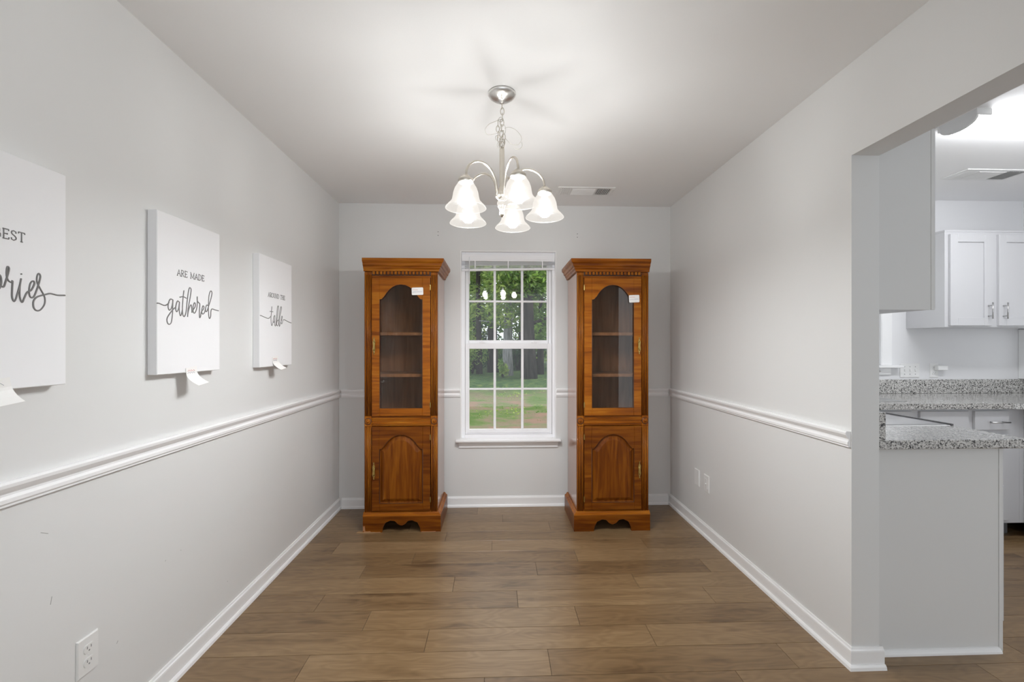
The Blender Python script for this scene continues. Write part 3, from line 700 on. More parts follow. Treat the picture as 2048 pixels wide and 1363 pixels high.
table = [[(2.295, 1.4535), (2.306, 1.454), (2.342, 1.448), (2.379, 1.444), (2.403, 1.458)], [(2.413, 1.511), (2.409, 1.482), (2.404, 1.446), (2.408, 1.414), (2.415, 1.408), (2.425, 1.423), (2.427, 1.435), (2.433, 1.456), (2.445, 1.465)], [(2.393, 1.483), (2.409, 1.483), (2.427, 1.483)], [(2.427, 1.435), (2.431, 1.426), (2.441, 1.432), (2.447, 1.465), (2.445, 1.433), (2.445, 1.412), (2.453, 1.407), (2.458, 1.421), (2.465, 1.466), (2.473, 1.508), (2.481, 1.521), (2.486, 1.513), (2.479, 1.48), (2.469, 1.442), (2.463, 1.411), (2.471, 1.434), (2.485, 1.441), (2.487, 1.423), (2.474, 1.408), (2.465, 1.417)], [(2.487, 1.435), (2.497, 1.481), (2.51, 1.515), (2.518, 1.518), (2.518, 1.503), (2.502, 1.461), (2.493, 1.419), (2.497, 1.407), (2.507, 1.424), (2.523, 1.445), (2.529, 1.462), (2.523, 1.466), (2.516, 1.445), (2.518, 1.424), (2.527, 1.425), (2.535, 1.442), (2.548, 1.448), (2.575, 1.444), (2.61, 1.437), (2.638, 1.434)]]
ries = [[(1.101, 1.462), (1.096, 1.445), (1.101, 1.432), (1.112, 1.434), (1.118, 1.45), (1.116, 1.468), (1.108, 1.472), (1.101, 1.462)], [(1.112, 1.466), (1.117, 1.446), (1.123, 1.442), (1.127, 1.454), (1.132, 1.473), (1.135, 1.489), (1.132, 1.494), (1.13, 1.484), (1.13, 1.469), (1.134, 1.459), (1.141, 1.456), (1.143, 1.46), (1.142, 1.438), (1.142, 1.419), (1.146, 1.409), (1.15, 1.413), (1.154, 1.428), (1.16, 1.452), (1.163, 1.469), (1.16, 1.448), (1.16, 1.422), (1.165, 1.408), (1.17, 1.419), (1.177, 1.435), (1.187, 1.442), (1.195, 1.46), (1.192, 1.467), (1.185, 1.459), (1.182, 1.439), (1.185, 1.424), (1.193, 1.425), (1.2, 1.442), (1.206, 1.462), (1.21, 1.482), (1.206, 1.489), (1.202, 1.481), (1.202, 1.465), (1.211, 1.447), (1.221, 1.428), (1.221, 1.409), (1.211, 1.393), (1.2, 1.39), (1.193, 1.398), (1.193, 1.414), (1.202, 1.426), (1.221, 1.434), (1.236, 1.439), (1.256, 1.437), (1.277, 1.439)], [(1.163, 1.482), (1.164, 1.479)]]
mem = [[(0.929, 1.45), (0.945, 1.446), (0.958, 1.448), (0.966, 1.468), (0.968, 1.445), (0.967, 1.415), (0.974, 1.445), (0.983, 1.466), (0.987, 1.44), (0.987, 1.415), (0.994, 1.445), (1.003, 1.466), (1.006, 1.44), (1.011, 1.418), (1.02, 1.432), (1.031, 1.452), (1.027, 1.467), (1.019, 1.45), (1.020, 1.425), (1.03, 1.42), (1.039, 1.44), (1.044, 1.466), (1.046, 1.44), (1.046, 1.415), (1.053, 1.445), (1.061, 1.466), (1.064, 1.44), (1.065, 1.415), (1.072, 1.445), (1.08, 1.466), (1.083, 1.44), (1.088, 1.42), (1.096, 1.434)]]
c1 = canvas('white canvas print reading THE BEST memories, nearest the camera at the left frame edge', 0.925, 1.281, 1.187, 1.778)
caps_line(c1, 'THE BEST', 1.028, 1.172, 1.563, 0.024); script_line(c1, ries); script_line(c1, mem)
c2 = canvas('white canvas print reading ARE MADE gathered, middle of the three on the left wall', 1.612, 1.968, 1.191, 1.788)
caps_line(c2, 'ARE MADE', 1.711, 1.864, 1.566, 0.0235); script_line(c2, gathered)
c3 = canvas('white canvas print reading AROUND THE table, farthest from the camera on the left wall', 2.292, 2.645, 1.185, 1.776)
caps_line(c3, 'AROUND THE', 2.376, 2.560, 1.561, 0.0235); script_line(c3, table, 0.0021)
def price_tag(label, y, z, w_, h, curl, red):
    """paper label taped over the canvas's lower edge, its free end curling off"""
    t = T('price_tag', label, 'price tag', (XCV + 0.001, y, z), None)
    mb = MB(); n = 8
    def at(s_, q, o):
        out = curl * max(0, s_ - 0.35) ** 2
        return (XCV + 0.0012 + out + o, y + (q - 0.5) * w_ + 0.012 * s_, z - h * s_ + 0.008 * q)
    F_ = [[mb.bm.verts.new(at(i / n, q, 0.0006)) for q in (0, 1)] for i in range(n + 1)]
    B_ = [[mb.bm.verts.new(at(i / n, q, 0.0)) for q in (0, 1)] for i in range(n + 1)]
    for i in range(n):
        mb.bm.faces.new((F_[i][0], F_[i][1], F_[i + 1][1], F_[i + 1][0])); mb.bm.faces.new((B_[i][0], B_[i + 1][0], B_[i + 1][1], B_[i][1]))
        for q in (0, 1): mb.bm.faces.new((F_[i][q], F_[i + 1][q], B_[i + 1][q], B_[i][q]))
    mb.bm.faces.new((F_[0][0], B_[0][0], B_[0][1], F_[0][1])); mb.bm.faces.new((F_[n][0], F_[n][1], B_[n][1], B_[n][0]))
    P(mb, 'label_paper', 'paper', t)
    for k, m_ in enumerate(('redink', 'blueink') if red else ('blueink',)):
        zz = z - h * (0.14 + 0.12 * k)
        P(MB().tube([(XCV + 0.0024, y - w_ * 0.32 + w_ * 0.64 * i / 6, zz + (0.003 if i % 2 else -0.003)) for i in range(7)], 0.0005, 6), 'handwriting', m_, t)
    return t
price_tag('curled white paper price tag under the canvas reading memories', 1.098, 1.210, 0.075, 0.062, 0.06, False)
price_tag('white paper price tag with red writing under the canvas reading gathered', 1.785, 1.208, 0.062, 0.068, 0.10, True)
price_tag('small white paper price tag under the canvas reading table', 2.446, 1.236, 0.062, 0.070, 0.10, True)

# ------------------------------------------------------------------ electric plates
def duplex(label, loc, d, kind='duplex'):
    """wall plate: d=(nx, ny) is the direction it faces; the plate is 70 x 115 mm"""
    t = T('wall_outlet' if kind == 'duplex' else 'wall_plate', label, 'outlet' if kind == 'duplex' else 'wall plate', loc)
    nx, ny = d
    def F(u, v, a): return (loc[0] + nx * a - ny * u, loc[1] + ny * a + nx * u, loc[2] + v)
    hw, hh = 0.035, 0.0575
    A = [(-hw, -hh), (hw, -hh), (hw, hh), (-hw, hh)]; B = [(u * 0.92, v * 0.95) for u, v in A]
    mb = MB(); ra = [mb.bm.verts.new(F(u, v, 0.0003)) for u, v in A]; rm = [mb.bm.verts.new(F(u, v, 0.003)) for u, v in A]; rb = [mb.bm.verts.new(F(u, v, 0.0065)) for u, v in B]
    for p, q in ((ra, rm), (rm, rb)):
        for i in range(4): mb.bm.faces.new((p[i], p[(i + 1) % 4], q[(i + 1) % 4], q[i]))
    mb.bm.faces.new(rb); mb.bm.faces.new(ra[::-1])
    P(mb, 'plate', 'plate', t)
    def disc(u, v, r, a0, a1, name, m_, par):
        return P(MB().prism([(u + r * math.cos(k * PI / 5), v + r * math.sin(k * PI / 5)) for k in range(10)], F, a0, a1), name, m_, par)
    if kind == 'duplex':
        for v in (0.0205, -0.0205):
            so = P(MB().prism([(0.017 * math.cos(k * PI / 8), v + max(-0.0125, min(0.0125, 0.0165 * math.sin(k * PI / 8)))) for k in range(16)], F, 0.0065, 0.0085), 'socket', 'plate', t)
            for u in (-0.0063, 0.0063):
                P(MB().prism([(u - 0.0013, v - 0.001), (u + 0.0013, v - 0.001), (u + 0.0013, v + 0.007), (u - 0.0013, v + 0.007)], F, 0.0085, 0.0088), 'slot', 'gap', so)
            disc(0, v - 0.007, 0.0026, 0.0085, 0.0088, 'slot', 'gap', so)
        disc(0, 0, 0.003, 0.0065, 0.0075, 'screw', 'plate', t)
    elif kind == 'blank':
        for v in (0.042, -0.042): disc(0, v, 0.003, 0.0065, 0.0075, 'screw', 'plate', t)
    elif kind == 'jack':
        P(MB().prism([(-0.017, -0.033), (0.017, -0.033), (0.017, 0.033), (-0.017, 0.033)], F, 0.0065, 0.0085), 'jack_insert', 'plate', t)
        disc(0, -0.002, 0.005, 0.0085, 0.013, 'jack', 'plate', t)
    return t
duplex('white duplex outlet low on the left wall, nearest the camera', (XL, 1.381, 0.351), (1, 0))
duplex('blank white wall plate low on the right wall, the one nearer the back corner', (XR, 3.05, 0.362), (-1, 0), 'blank')
duplex('white wall plate with a jack low on the right wall, the one nearer the camera', (XR, 2.91, 0.361), (-1, 0), 'jack')

# ------------------------------------------------------------------ ceiling registers
def register(label, x0, x1, y0, y1, z, yaw=0.0):
    cx, cy = (x0 + x1) / 2, (y0 + y1) / 2
    t = T('ceiling_vent', label, 'vent', (cx, cy, z), 'ceiling vents')
    b = 0.022
    P(MB().box(x0, x1, y0, y0 + b, z - 0.006, z, 0.002).box(x0, x1, y1 - b, y1, z - 0.006, z, 0.002).box(x0, x0 + b, y0 + b, y1 - b, z - 0.006, z, 0.002).box(x1 - b, x1, y0 + b, y1 - b, z - 0.006, z, 0.002), 'frame', 'plate', t)
    P(MB().box(x0 + b, x1 - b, y0 + b, y1 - b, z - 0.0012, z - 0.0004), 'duct_opening', 'gap', t)
    W_ = x1 - x0 - 2 * b; xa, xb = x0 + b + W_ * 0.22, x1 - b - W_ * 0.30
    for a in (xa, xb): P(MB().box(a - 0.005, a + 0.005, y0 + b, y1 - b, z - 0.006, z - 0.001), 'divider', 'plate', t)
    for side, (p, q) in enumerate(((x0 + b, xa - 0.005), (xb + 0.005, x1 - b))):
        n = max(4, int((q - p) / 0.013))
        for i in range(n):
            u = p + (q - p) * (i + 0.5) / n; s = 0.006 if side == 0 else -0.006
            P(MB().prism([(u - 0.001 - s, z - 0.0008), (u + 0.001 - s, z - 0.0008), (u + 0.001 + s, z - 0.009), (u - 0.001 + s, z - 0.009)], lambda a_, b_, c_: (a_, c_, b_), y0 + b, y1 - b), 'louver', 'plate', t)
    n = max(5, int((y1 - y0 - 2 * b) / 0.014))
    for i in range(n):
        v = y0 + b + (y1 - y0 - 2 * b) * (i + 0.5) / n
        P(MB().prism([(v - 0.006, z - 0.0008), (v - 0.004, z - 0.0008), (v + 0.006, z - 0.009), (v + 0.004, z - 0.009)], along_x, xa + 0.005, xb - 0.005), 'louver', 'plate', t)
    return t
register('white ceiling vent of the dining room, beyond the chandelier', 0.447, 0.862, 3.105, 3.275, ZC)
register('white ceiling vent of the kitchen, beyond the fluorescent light', 3.16, 3.62, 2.80, 2.985, KC)

# ------------------------------------------------------------------ chandelier
CX, CY = 0.027, 1.973
ch = T('chandelier', 'brushed nickel chandelier with five lit frosted bell shades hanging from the ceiling', 'chandelier', (CX, CY, ZC))
P(MB().lathe([(0.0, ZC - 0.0005), (0.062, ZC - 0.0005), (0.063, ZC - 0.006), (0.058, ZC - 0.014), (0.045, ZC - 0.024), (0.028, ZC - 0.032), (0.012, ZC - 0.036), (0.010, ZC - 0.044), (0.0, ZC - 0.046)], (CX, CY, 0), 40), 'canopy', 'canopy', ch)
def link(mb, c, axis, h=0.017, w_=0.0085, r=0.0019):
    pts = []
    for k in range(12):
        a = 2 * PI * k / 12; u = w_ * math.cos(a); v = h * math.sin(a)
        pts.append((c[0] + (u if axis else 0), c[1] + (0 if axis else u), c[2] + v))
    mb.tube(pts, r, 5, closed=True)
mb = MB(); z = ZC - 0.055; i = 0
while z > 2.195:
    link(mb, (CX + 0.002 * math.sin(i), CY, z), i % 2); z -= 0.0255; i += 1
P(mb, 'chain', 'nickel', ch)
# spare chain bunched over the column, hanging beside it
mb = MB(); rr = random.Random(7)
for i, (dx, dz) in enumerate(((-0.018, 2.295), (-0.019, 2.272), (-0.017, 2.248), (-0.014, 2.228), (0.006, 2.252), (0.008, 2.236), (-0.010, 2.214), (0.006, 2.214), (0.010, 2.203), (-0.006, 2.202), (0.0, 2.222))):
    link(mb, (CX + dx, CY - 0.016 + 0.006 * rr.random(), dz), i % 2, 0.015, 0.0075, 0.0018)
P(mb, 'spare_chain', 'nickel', ch)
def wire(pts): 
    return MB().tube(smooth_path([(CX + a, CY + b, c) for a, b, c in pts], 6), 0.0012, 5)
wi = MB()
for pts in ([(-0.006, -0.012, 2.318), (-0.030, -0.016, 2.305), (-0.058, -0.02, 2.290), (-0.076, -0.01, 2.272), (-0.066, 0.01, 2.258), (-0.04, 0.014, 2.262), (-0.008, 0.012, 2.27)],
            [(-0.018, -0.01, 2.316), (-0.006, -0.022, 2.322), (0.006, -0.010, 2.317), (-0.006, 0.004, 2.312), (-0.018, -0.01, 2.316)],
            [(0.012, -0.014, 2.276), (0.034, -0.012, 2.281), (0.062, -0.006, 2.274), (0.086, 0.004, 2.252), (0.088, 0.012, 2.232), (0.070, 0.012, 2.214), (0.042, 0.004, 2.214), (0.016, -0.01, 2.232)],
            [(0.090, 0.006, 2.226), (0.092, 0.010, 2.208), (0.076, 0.012, 2.194), (0.060, 0.010, 2.196)],
            [(-0.012, -0.018, 2.262), (-0.004, -0.024, 2.282), (0.010, -0.024, 2.286), (0.016, -0.018, 2.27), (0.012, -0.016, 2.252), (0.0, -0.02, 2.246)],
            [(-0.016, -0.012, 2.245), (-0.028, -0.016, 2.238), (-0.028, -0.016, 2.222), (-0.018, -0.014, 2.222)],
            [(-0.014, -0.014, 2.215), (-0.021, -0.016, 2.204), (-0.020, -0.016, 2.190), (-0.012, -0.014, 2.186)]):
    wi.tube(smooth_path([(CX + a, CY + b, c) for a, b, c in pts], 6), 0.0011, 5)
P(wi, 'wire', 'wire', ch)
P(MB().lathe([(0.0, 2.2), (0.006, 2.2), (0.010, 2.192), (0.0113, 2.185), (0.0113, 2.02), (0.014, 2.012), (0.017, 2.0), (0.024, 1.992), (0.029, 1.982), (0.029, 1.970), (0.022, 1.960), (0.012, 1.955), (0.012, 1.942), (0.019, 1.936), (0.0195, 1.928), (0.015, 1.920), (0.010, 1.908), (0.0125, 1.896), (0.010, 1.886), (0.005, 1.882), (0.0, 1.878)], (CX, CY, 0), 24), 'column', 'nickel', ch)
R = 0.195
arm_prof = smooth_path([(0.024, 1.978, 0), (0.030, 2.005, 0), (0.040, 2.045, 0), (0.062, 2.078, 0), (0.098, 2.098, 0), (0.138, 2.096, 0), (0.172, 2.076, 0), (0.190, 2.048, 0), (R, 2.012, 0)], 5)
SH = [(0.029, 2.0), (0.031, 1.992), (0.038, 1.980), (0.047, 1.966), (0.053, 1.948), (0.056, 1.930), (0.059, 1.916), (0.066, 1.906), (0.076, 1.896), (0.085, 1.886), (0.0875, 1.881), (0.0855, 1.8815)]
for k in range(5):
    a = math.radians(-142.7 + 72 * k); ca, sa = math.cos(a), math.sin(a)
    am = P(MB().tube([(CX + p.x * ca, CY + p.x * sa, p.y) for p in arm_prof], 0.0052, 10), 'arm', 'nickel', ch)
    c = (CX + R * ca, CY + R * sa, 0)
    P(MB().lathe([(0.0, 2.024), (0.012, 2.022), (0.020, 2.014), (0.030, 2.006), (0.033, 2.000), (0.033, 1.990), (0.030, 1.988), (0.0285, 1.996), (0.0, 1.998)], c, 22), 'shade_fitter', 'nickel', am)
    P(MB().lathe([(0.0, 1.996), (0.014, 1.996), (0.014, 1.955), (0.0, 1.955)], c, 14), 'socket', 'plate', am)
    P(MB().lathe([(0.0, 1.954), (0.013, 1.953), (0.018, 1.942), (0.027, 1.928), (0.030, 1.913), (0.027, 1.898), (0.016, 1.886), (0.0, 1.882)], c, 18), 'bulb', 'bulb', am)
    P(MB().lathe(SH, c, 40), 'bell_shade', 'shade', am)

# ------------------------------------------------------------------ kitchen
def box_cab(x0, x1, y0, y1, z0, z1, mb=None):
    return (mb or MB()).box(x0, x1, y0, y1, z0, z1, 0.0015)
def shaker(parent, name, x0, x1, z0, z1, y, rail=0.055, flat=False):
    """door/drawer front facing -Y at plane y (18 mm thick in front of the frame)"""
    mb = MB()
    if flat: mb.box(x0, x1, y - 0.018, y, z0, z1, 0.002)
    else:
        mb.box(x0, x0 + rail, y - 0.018, y, z0, z1, 0.0015).box(x1 - rail, x1, y - 0.018, y, z0, z1, 0.0015)
        mb.box(x0 + rail, x1 - rail, y - 0.018, y, z0, z0 + rail, 0.0015).box(x0 + rail, x1 - rail, y - 0.018, y, z1 - rail, z1, 0.0015)
        mb.box(x0 + rail, x1 - rail, y - 0.009, y, z0 + rail, z1 - rail)
    return P(mb, name, 'cab', parent)
def pull(parent, a, b, off):
    """bar pull from a to b; off is the vector towards the viewer"""
    a, b, o = Vector(a), Vector(b), Vector(off); d = (b - a)
    mb = MB().tube([a + o, b + o], 0.005, 8)
    for t in (0.18, 0.82): mb.tube([a + d * t, a + d * t + o], 0.0042, 6)
    return P(mb, 'bar_pull', 'steel', parent)
yF0 = 2.82               # face of the base cabinets on the back wall
# -- run on the dining wall: end cabinet, counter, splash, stove
t = T('base_cabinet', 'white base cabinet behind the dining wall with a grey end panel facing the camera', 'cabinet', (1.85, 1.88, 0))
P(MB().box(XK + 0.001, 2.152, 1.780, 2.008, 0.10, 0.874), 'carcass', 'cab', t)
P(MB().box(XK + 0.001, 2.085, 1.795, 2.008, 0.0, 0.10), 'toe_kick', 'toe', t)
P(MB().box(XK + 0.001, 2.134, 1.772, 1.780, 0.0, 0.874), 'end_panel', 'endpanel', t)
P(MB().box(2.135, 2.153, 1.770, 1.780, 0.0, 0.874, 0.001), 'corner_stile', 'endpanel', t)
dr = P(MB().box(2.153, 2.172, 1.782, 2.004, 0.12, 0.70, 0.002), 'door', 'cab', t)
P(MB().box(2.153, 2.172, 1.782, 2.004, 0.715, 0.865, 0.002), 'drawer_front', 'cab', t)
QR = [(0, 0.0), (0.018, 0.0), (0.017, 0.008), (0.012, 0.014), (0.006, 0.018), (0, 0.019)]
P(MB().molding(QR, [(2.133, 1.772), (XK + 0.012, 1.772)], flip=True), 'shoe_moulding', 'trim', t)
g = tag(P(MB().box(XK + 0.001, 2.198, YJ + 0.002, 2.014, 0.876, 0.913, 0.003), 'countertop', 'granite', loc=(1.87, 1.86, 0.876)), 'short granite countertop on the base cabinet beside the dining wall, between wall end and stove', 'countertop')
P(MB().box(XK + 0.001, XK + 0.031, YJ + 0.002, 2.014, 0.9135, 1.026, 0.002), 'backsplash', 'granite', g)
t = T('kitchen_stove', 'white kitchen range with a pale glass cooktop, behind the short granite counter', 'stove', (1.86, 2.4, 0))
P(MB().box(XK + 0.004, 2.165, 2.018, 2.778, 0.06, 0.895, 0.003), 'body', 'enamel', t)
P(MB().box(XK + 0.03, 2.10, 2.04, 2.76, 0.0, 0.06), 'plinth', 'toe', t)
P(MB().box(XK + 0.004, 2.195, 2.018, 2.778, 0.896, 0.914, 0.004), 'cooktop_rim', 'enamel', t)
P(MB().box(XK + 0.06, 2.186, 2.036, 2.760, 0.9142, 0.9165, 0.001), 'cooktop_glass', 'cooktop', t)
P(MB().box(2.1955, 2.207, 2.02, 2.776, 0.886, 0.921), 'front_edge_trim', 'toe', t)
P(MB().box(XK + 0.003, XK + 0.055, 2.02, 2.776, 0.9145, 1.0, 0.004), 'control_panel', 'enamel', t)
for y in (2.12, 2.24, 2.56, 2.68):
    P(MB().tube([(XK + 0.055, y, 0.958), (XK + 0.075, y, 0.958)], 0.018, 12), 'knob', 'enamel', t)
od = P(MB().box(2.165, 2.192, 2.03, 2.766, 0.20, 0.78, 0.003), 'oven_door', 'enamel', t)
P(MB().tube([(2.235, 2.08, 0.74), (2.235, 2.71, 0.74)], 0.011, 10).tube([(2.192, 2.12, 0.74), (2.235, 2.12, 0.74)], 0.008, 8).tube([(2.192, 2.67, 0.74), (2.235, 2.67, 0.74)], 0.008, 8), 'oven_handle', 'enamel', od)
P(MB().box(2.192, 2.194, 2.18, 2.62, 0.32, 0.64), 'oven_window', 'dark', od)
# -- upper cabinet on the dining wall
t = T('wall_cabinet', 'white upper kitchen cabinet beside the wall end, its grey end panel facing the camera', 'cabinet', (1.7, 2.1, 1.45))
P(MB().box(XK + 0.001, 1.845, 1.780, 2.40, 1.450, 2.215), 'carcass', 'cab', t)
P(MB().box(XK + 0.001, 1.836, 1.772, 1.780, 1.449, 2.215), 'end_panel', 'endpanel', t)
P(MB().box(1.8365, 1.853, 1.770, 1.780, 1.449, 2.215, 0.001), 'corner_stile', 'endpanel', t)
P(MB().molding([(0, 2.215), (0.004, 2.215), (0.012, 2.235), (0.016, 2.25), (0, 2.25)], [(1.853, 2.40), (1.853, 1.770), (XK + 0.001, 1.770)], flip=True).box(XK + 0.001, 1.852, 1.771, 2.40, 2.2155, 2.2495), 'crown_strip', 'cab', t)
for ya, yb in ((1.784, 2.085), (2.092, 2.396)):
    d = P(MB().box(1.8455, 1.864, ya, yb, 1.455, 2.205, 0.002).box(1.864, 1.868, ya, ya + 0.05, 1.455, 2.205).box(1.864, 1.868, yb - 0.05, yb, 1.455, 2.205).box(1.864, 1.868, ya + 0.05, yb - 0.05, 1.455, 1.505).box(1.864, 1.868, ya + 0.05, yb - 0.05, 2.155, 2.205), 'door', 'cab', t)
# -- back wall: base run
t = T('sink_base_cabinet', 'white base cabinet with false drawer fronts under the kitchen window', 'cabinet', (2.6, 3.1, 0))
P(MB().box(XK + 0.66, 3.185, yF0, KY - 0.002, 0.10, 0.874), 'carcass', 'cab', t)
P(MB().box(XK + 0.66, 3.185, yF0 + 0.07, KY - 0.002, 0.0, 0.10), 'toe_kick', 'toe', t)
for a, b in ((2.40, 2.775), (2.832, 3.170)):
    shaker(t, 'false_drawer_front', a, b, 0.735, 0.860, yF0, flat=True); shaker(t, 'door', a, b, 0.125, 0.70, yF0)
t = T('drawer_cabinet', 'white base cabinet with a bar-pull drawer, right of the sink cabinet in the corner', 'cabinet', (3.35, 3.1, 0))
P(MB().box(3.1855, 3.545, yF0, KY - 0.002, 0.10, 0.874), 'carcass', 'cab', t)
P(MB().box(3.1855, 3.545, yF0 + 0.07, KY - 0.002, 0.0, 0.10), 'toe_kick', 'toe', t)
d = shaker(t, 'drawer', 3.212, 3.452, 0.733, 0.860, yF0, flat=True)
pull(d, (3.295, yF0 - 0.018, 0.787), (3.425, yF0 - 0.018, 0.787), (0, -0.03, 0))
d = shaker(t, 'door', 3.212, 3.452, 0.125, 0.70, yF0)
pull(d, (3.235, yF0 - 0.018, 0.54), (3.235, yF0 - 0.018, 0.67), (0, -0.03, 0))
# right run, turning towards the camera
t = T('corner_base_cabinet', 'white base cabinet run along the right kitchen wall with dark toe kick', 'cabinet', (3.9, 2.2, 0))
P(MB().box(3.575, KX - 0.002, 1.60, yF0 - 0.001, 0.10, 0.874).box(3.546, KX - 0.002, yF0, KY - 0.002, 0.10, 0.874), 'carcass', 'cab', t)
P(MB().box(3.645, KX - 0.002, 1.60, yF0, 0.0, 0.10), 'toe_kick', 'toe', t)
d = P(MB().box(3.557, 3.575, 2.22, 2.72, 0.125, 0.70, 0.002), 'door', 'cab', t); d2 = P(MB().box(3.557, 3.575, 2.22, 2.72, 0.73, 0.85, 0.002), 'drawer', 'cab', t)
pull(d2, (3.557, 2.40, 0.787), (3.557, 2.53, 0.787), (-0.03, 0, 0))
g = tag(P(MB().prism([(XK + 0.001, KY - 0.001), (XK + 0.001, 2.782), (3.46, 2.782), (3.535, 2.745), (3.535, 1.60), (KX - 0.001, 1.60), (KX - 0.001, KY - 0.001)], along_z, 0.876, 0.913), 'countertop', 'granite', loc=(3.0, 3.1, 0.876)), 'long L-shaped granite countertop along the kitchen back wall with a low backsplash', 'countertop')
P(MB().box(XK + 0.001, KX - 0.001, KY - 0.022, KY - 0.001, 0.9135, 1.026, 0.002).box(KX - 0.022, KX - 0.001, 1.60, KY - 0.022, 0.9135, 1.026, 0.002), 'backsplash', 'granite', g)
P(MB().box(2.36, 2.84, 2.90, 3.28, 0.9132, 0.916, 0.001), 'sink_rim', 'steel', g, 'steel sink rim')
# upper cabinet on the back wall
t = T('wall_cabinet', 'white upper cabinet with shaker doors on the kitchen back wall', 'cabinet', (3.8, 3.26, 1.44))
P(MB().box(3.335, KX - 0.002, 3.115, KY - 0.001, 1.437, 2.146, 0.0015), 'carcass', 'cab', t)
P(MB().molding([(0, 2.1465), (0.010, 2.1465), (0.014, 2.158), (0, 2.160)], [(3.335, KY - 0.001), (3.335, 3.115), (KX - 0.002, 3.115)], flip=True), 'top_strip', 'cab', t)
for i, (a, b) in enumerate(((3.362, 3.682), (3.738, 4.058))):
    d = shaker(t, 'door', a, b, 1.448, 2.126, 3.115, 0.058)
    x = b - 0.030 if i == 0 else a + 0.030
    pull(d, (x, 3.097, 1.497), (x, 3.097, 1.617), (0, -0.03, 0))
# kitchen window over the sink
kwn = SE('window_2')
cas = MB(); cw = 0.088
cas.box(K1, K1 + cw, KY - 0.018, KY, KZ0, KZ1 + cw, 0.004).box(K0 - cw, K0, KY - 0.018, KY, KZ0, KZ1 + cw, 0.004).box(K0, K1, KY - 0.018, KY, KZ1, KZ1 + cw, 0.004)
P(cas, 'window_casing', 'trim', kwn)
P(MB().box(K0 - cw - 0.05, K1 + cw + 0.062, KY - 0.06, KY, KZ0 - 0.018, KZ0, 0.003), 'window_stool', 'trim', kwn)
P(MB().box(K0 - cw, K1 + cw - 0.006, KY - 0.015, KY, KZ0 - 0.075, KZ0 - 0.0185, 0.003), 'window_apron', 'trim', kwn)
P(MB().box(K0, K0 + 0.03, KY + 0.03, KY + 0.12, KZ0, KZ1).box(K1 - 0.03, K1, KY + 0.03, KY + 0.12, KZ0, KZ1).box(K0 + 0.03, K1 - 0.03, KY + 0.03, KY + 0.12, KZ0, KZ0 + 0.03).box(K0 + 0.03, K1 - 0.03, KY + 0.03, KY + 0.12, KZ1 - 0.03, KZ1), 'window_frame', 'vinyl', kwn)
sash(kwn, K0 + 0.031, K1 - 0.031, 1.60, KZ1 - 0.031, K0 + 0.065, K1 - 0.065, 1.63, KZ1 - 0.065, KY + 0.085, KY + 0.11, (2.585, 2.81), (1.83,))
sash(kwn, K0 + 0.031, K1 - 0.031, KZ0 + 0.031, 1.62, K0 + 0.065, K1 - 0.065, KZ0 + 0.07, 1.59, KY + 0.05, KY + 0.075, (2.585, 2.81), (1.38,))
# side window in the right kitchen wall
rw = SE('window_3')
P(MB().box(KX - 0.048, KX, 3.31, 3.4195, 1.028, 1.434, 0.003).box(KX - 0.048, KX, 2.37, 2.45, 1.028, 1.434, 0.003).box(KX - 0.048, KX, 2.45, 3.31, 1.36, 1.434, 0.003), 'window_casing', 'trim', rw)
P(MB().box(KX + 0.03, KX + 0.06, 2.452, 2.49, 1.032, 1.358).box(KX + 0.03, KX + 0.06, 3.27, 3.308, 1.032, 1.358).box(KX + 0.03, KX + 0.06, 2.49, 3.27, 1.032, 1.07).box(KX + 0.03, KX + 0.06, 2.49, 3.27, 1.32, 1.358).box(KX + 0.03, KX + 0.06, 2.49, 3.27, 1.19, 1.21), 'sash', 'vinyl', rw)
for a, b in ((1.07, 1.19), (1.21, 1.32)):
    P(MB().box(KX + 0.044, KX + 0.047, 2.49, 3.27, a, b), 'pane', 'glass', rw)
# faucet: gooseneck whose spray head peeks past the wall end
t = T('kitchen_faucet', 'chrome gooseneck faucet behind the sink, only its spray head in sight past the wall end', 'faucet', (2.62, 3.33, 0.914))
P(MB().lathe([(0.0, 0.9135), (0.028, 0.9135), (0.028, 0.92), (0.018, 0.935), (0.014, 0.97), (0.0, 0.97)], (2.62, 3.33, 0), 16), 'faucet_base', 'steel', t)
P(MB().tube(smooth_path([(2.62, 3.33, 0.96), (2.62, 3.33, 1.16), (2.66, 3.322, 1.25), (2.75, 3.305, 1.275), (2.83, 3.285, 1.25), (2.885, 3.27, 1.20)], 6), 0.011, 10), 'spout', 'steel', t)
P(MB().tube([(2.885, 3.27, 1.20), (2.905, 3.263, 1.172), (2.925, 3.256, 1.142), (2.948, 3.25, 1.100), (2.950, 3.249, 1.096)], [0.011, 0.013, 0.016, 0.024, 0.022], 14), 'spray_head', 'steel', t)
P(MB().tube([(2.64, 3.33, 0.95), (2.70, 3.31, 0.965)], 0.007, 8), 'lever', 'steel', t)
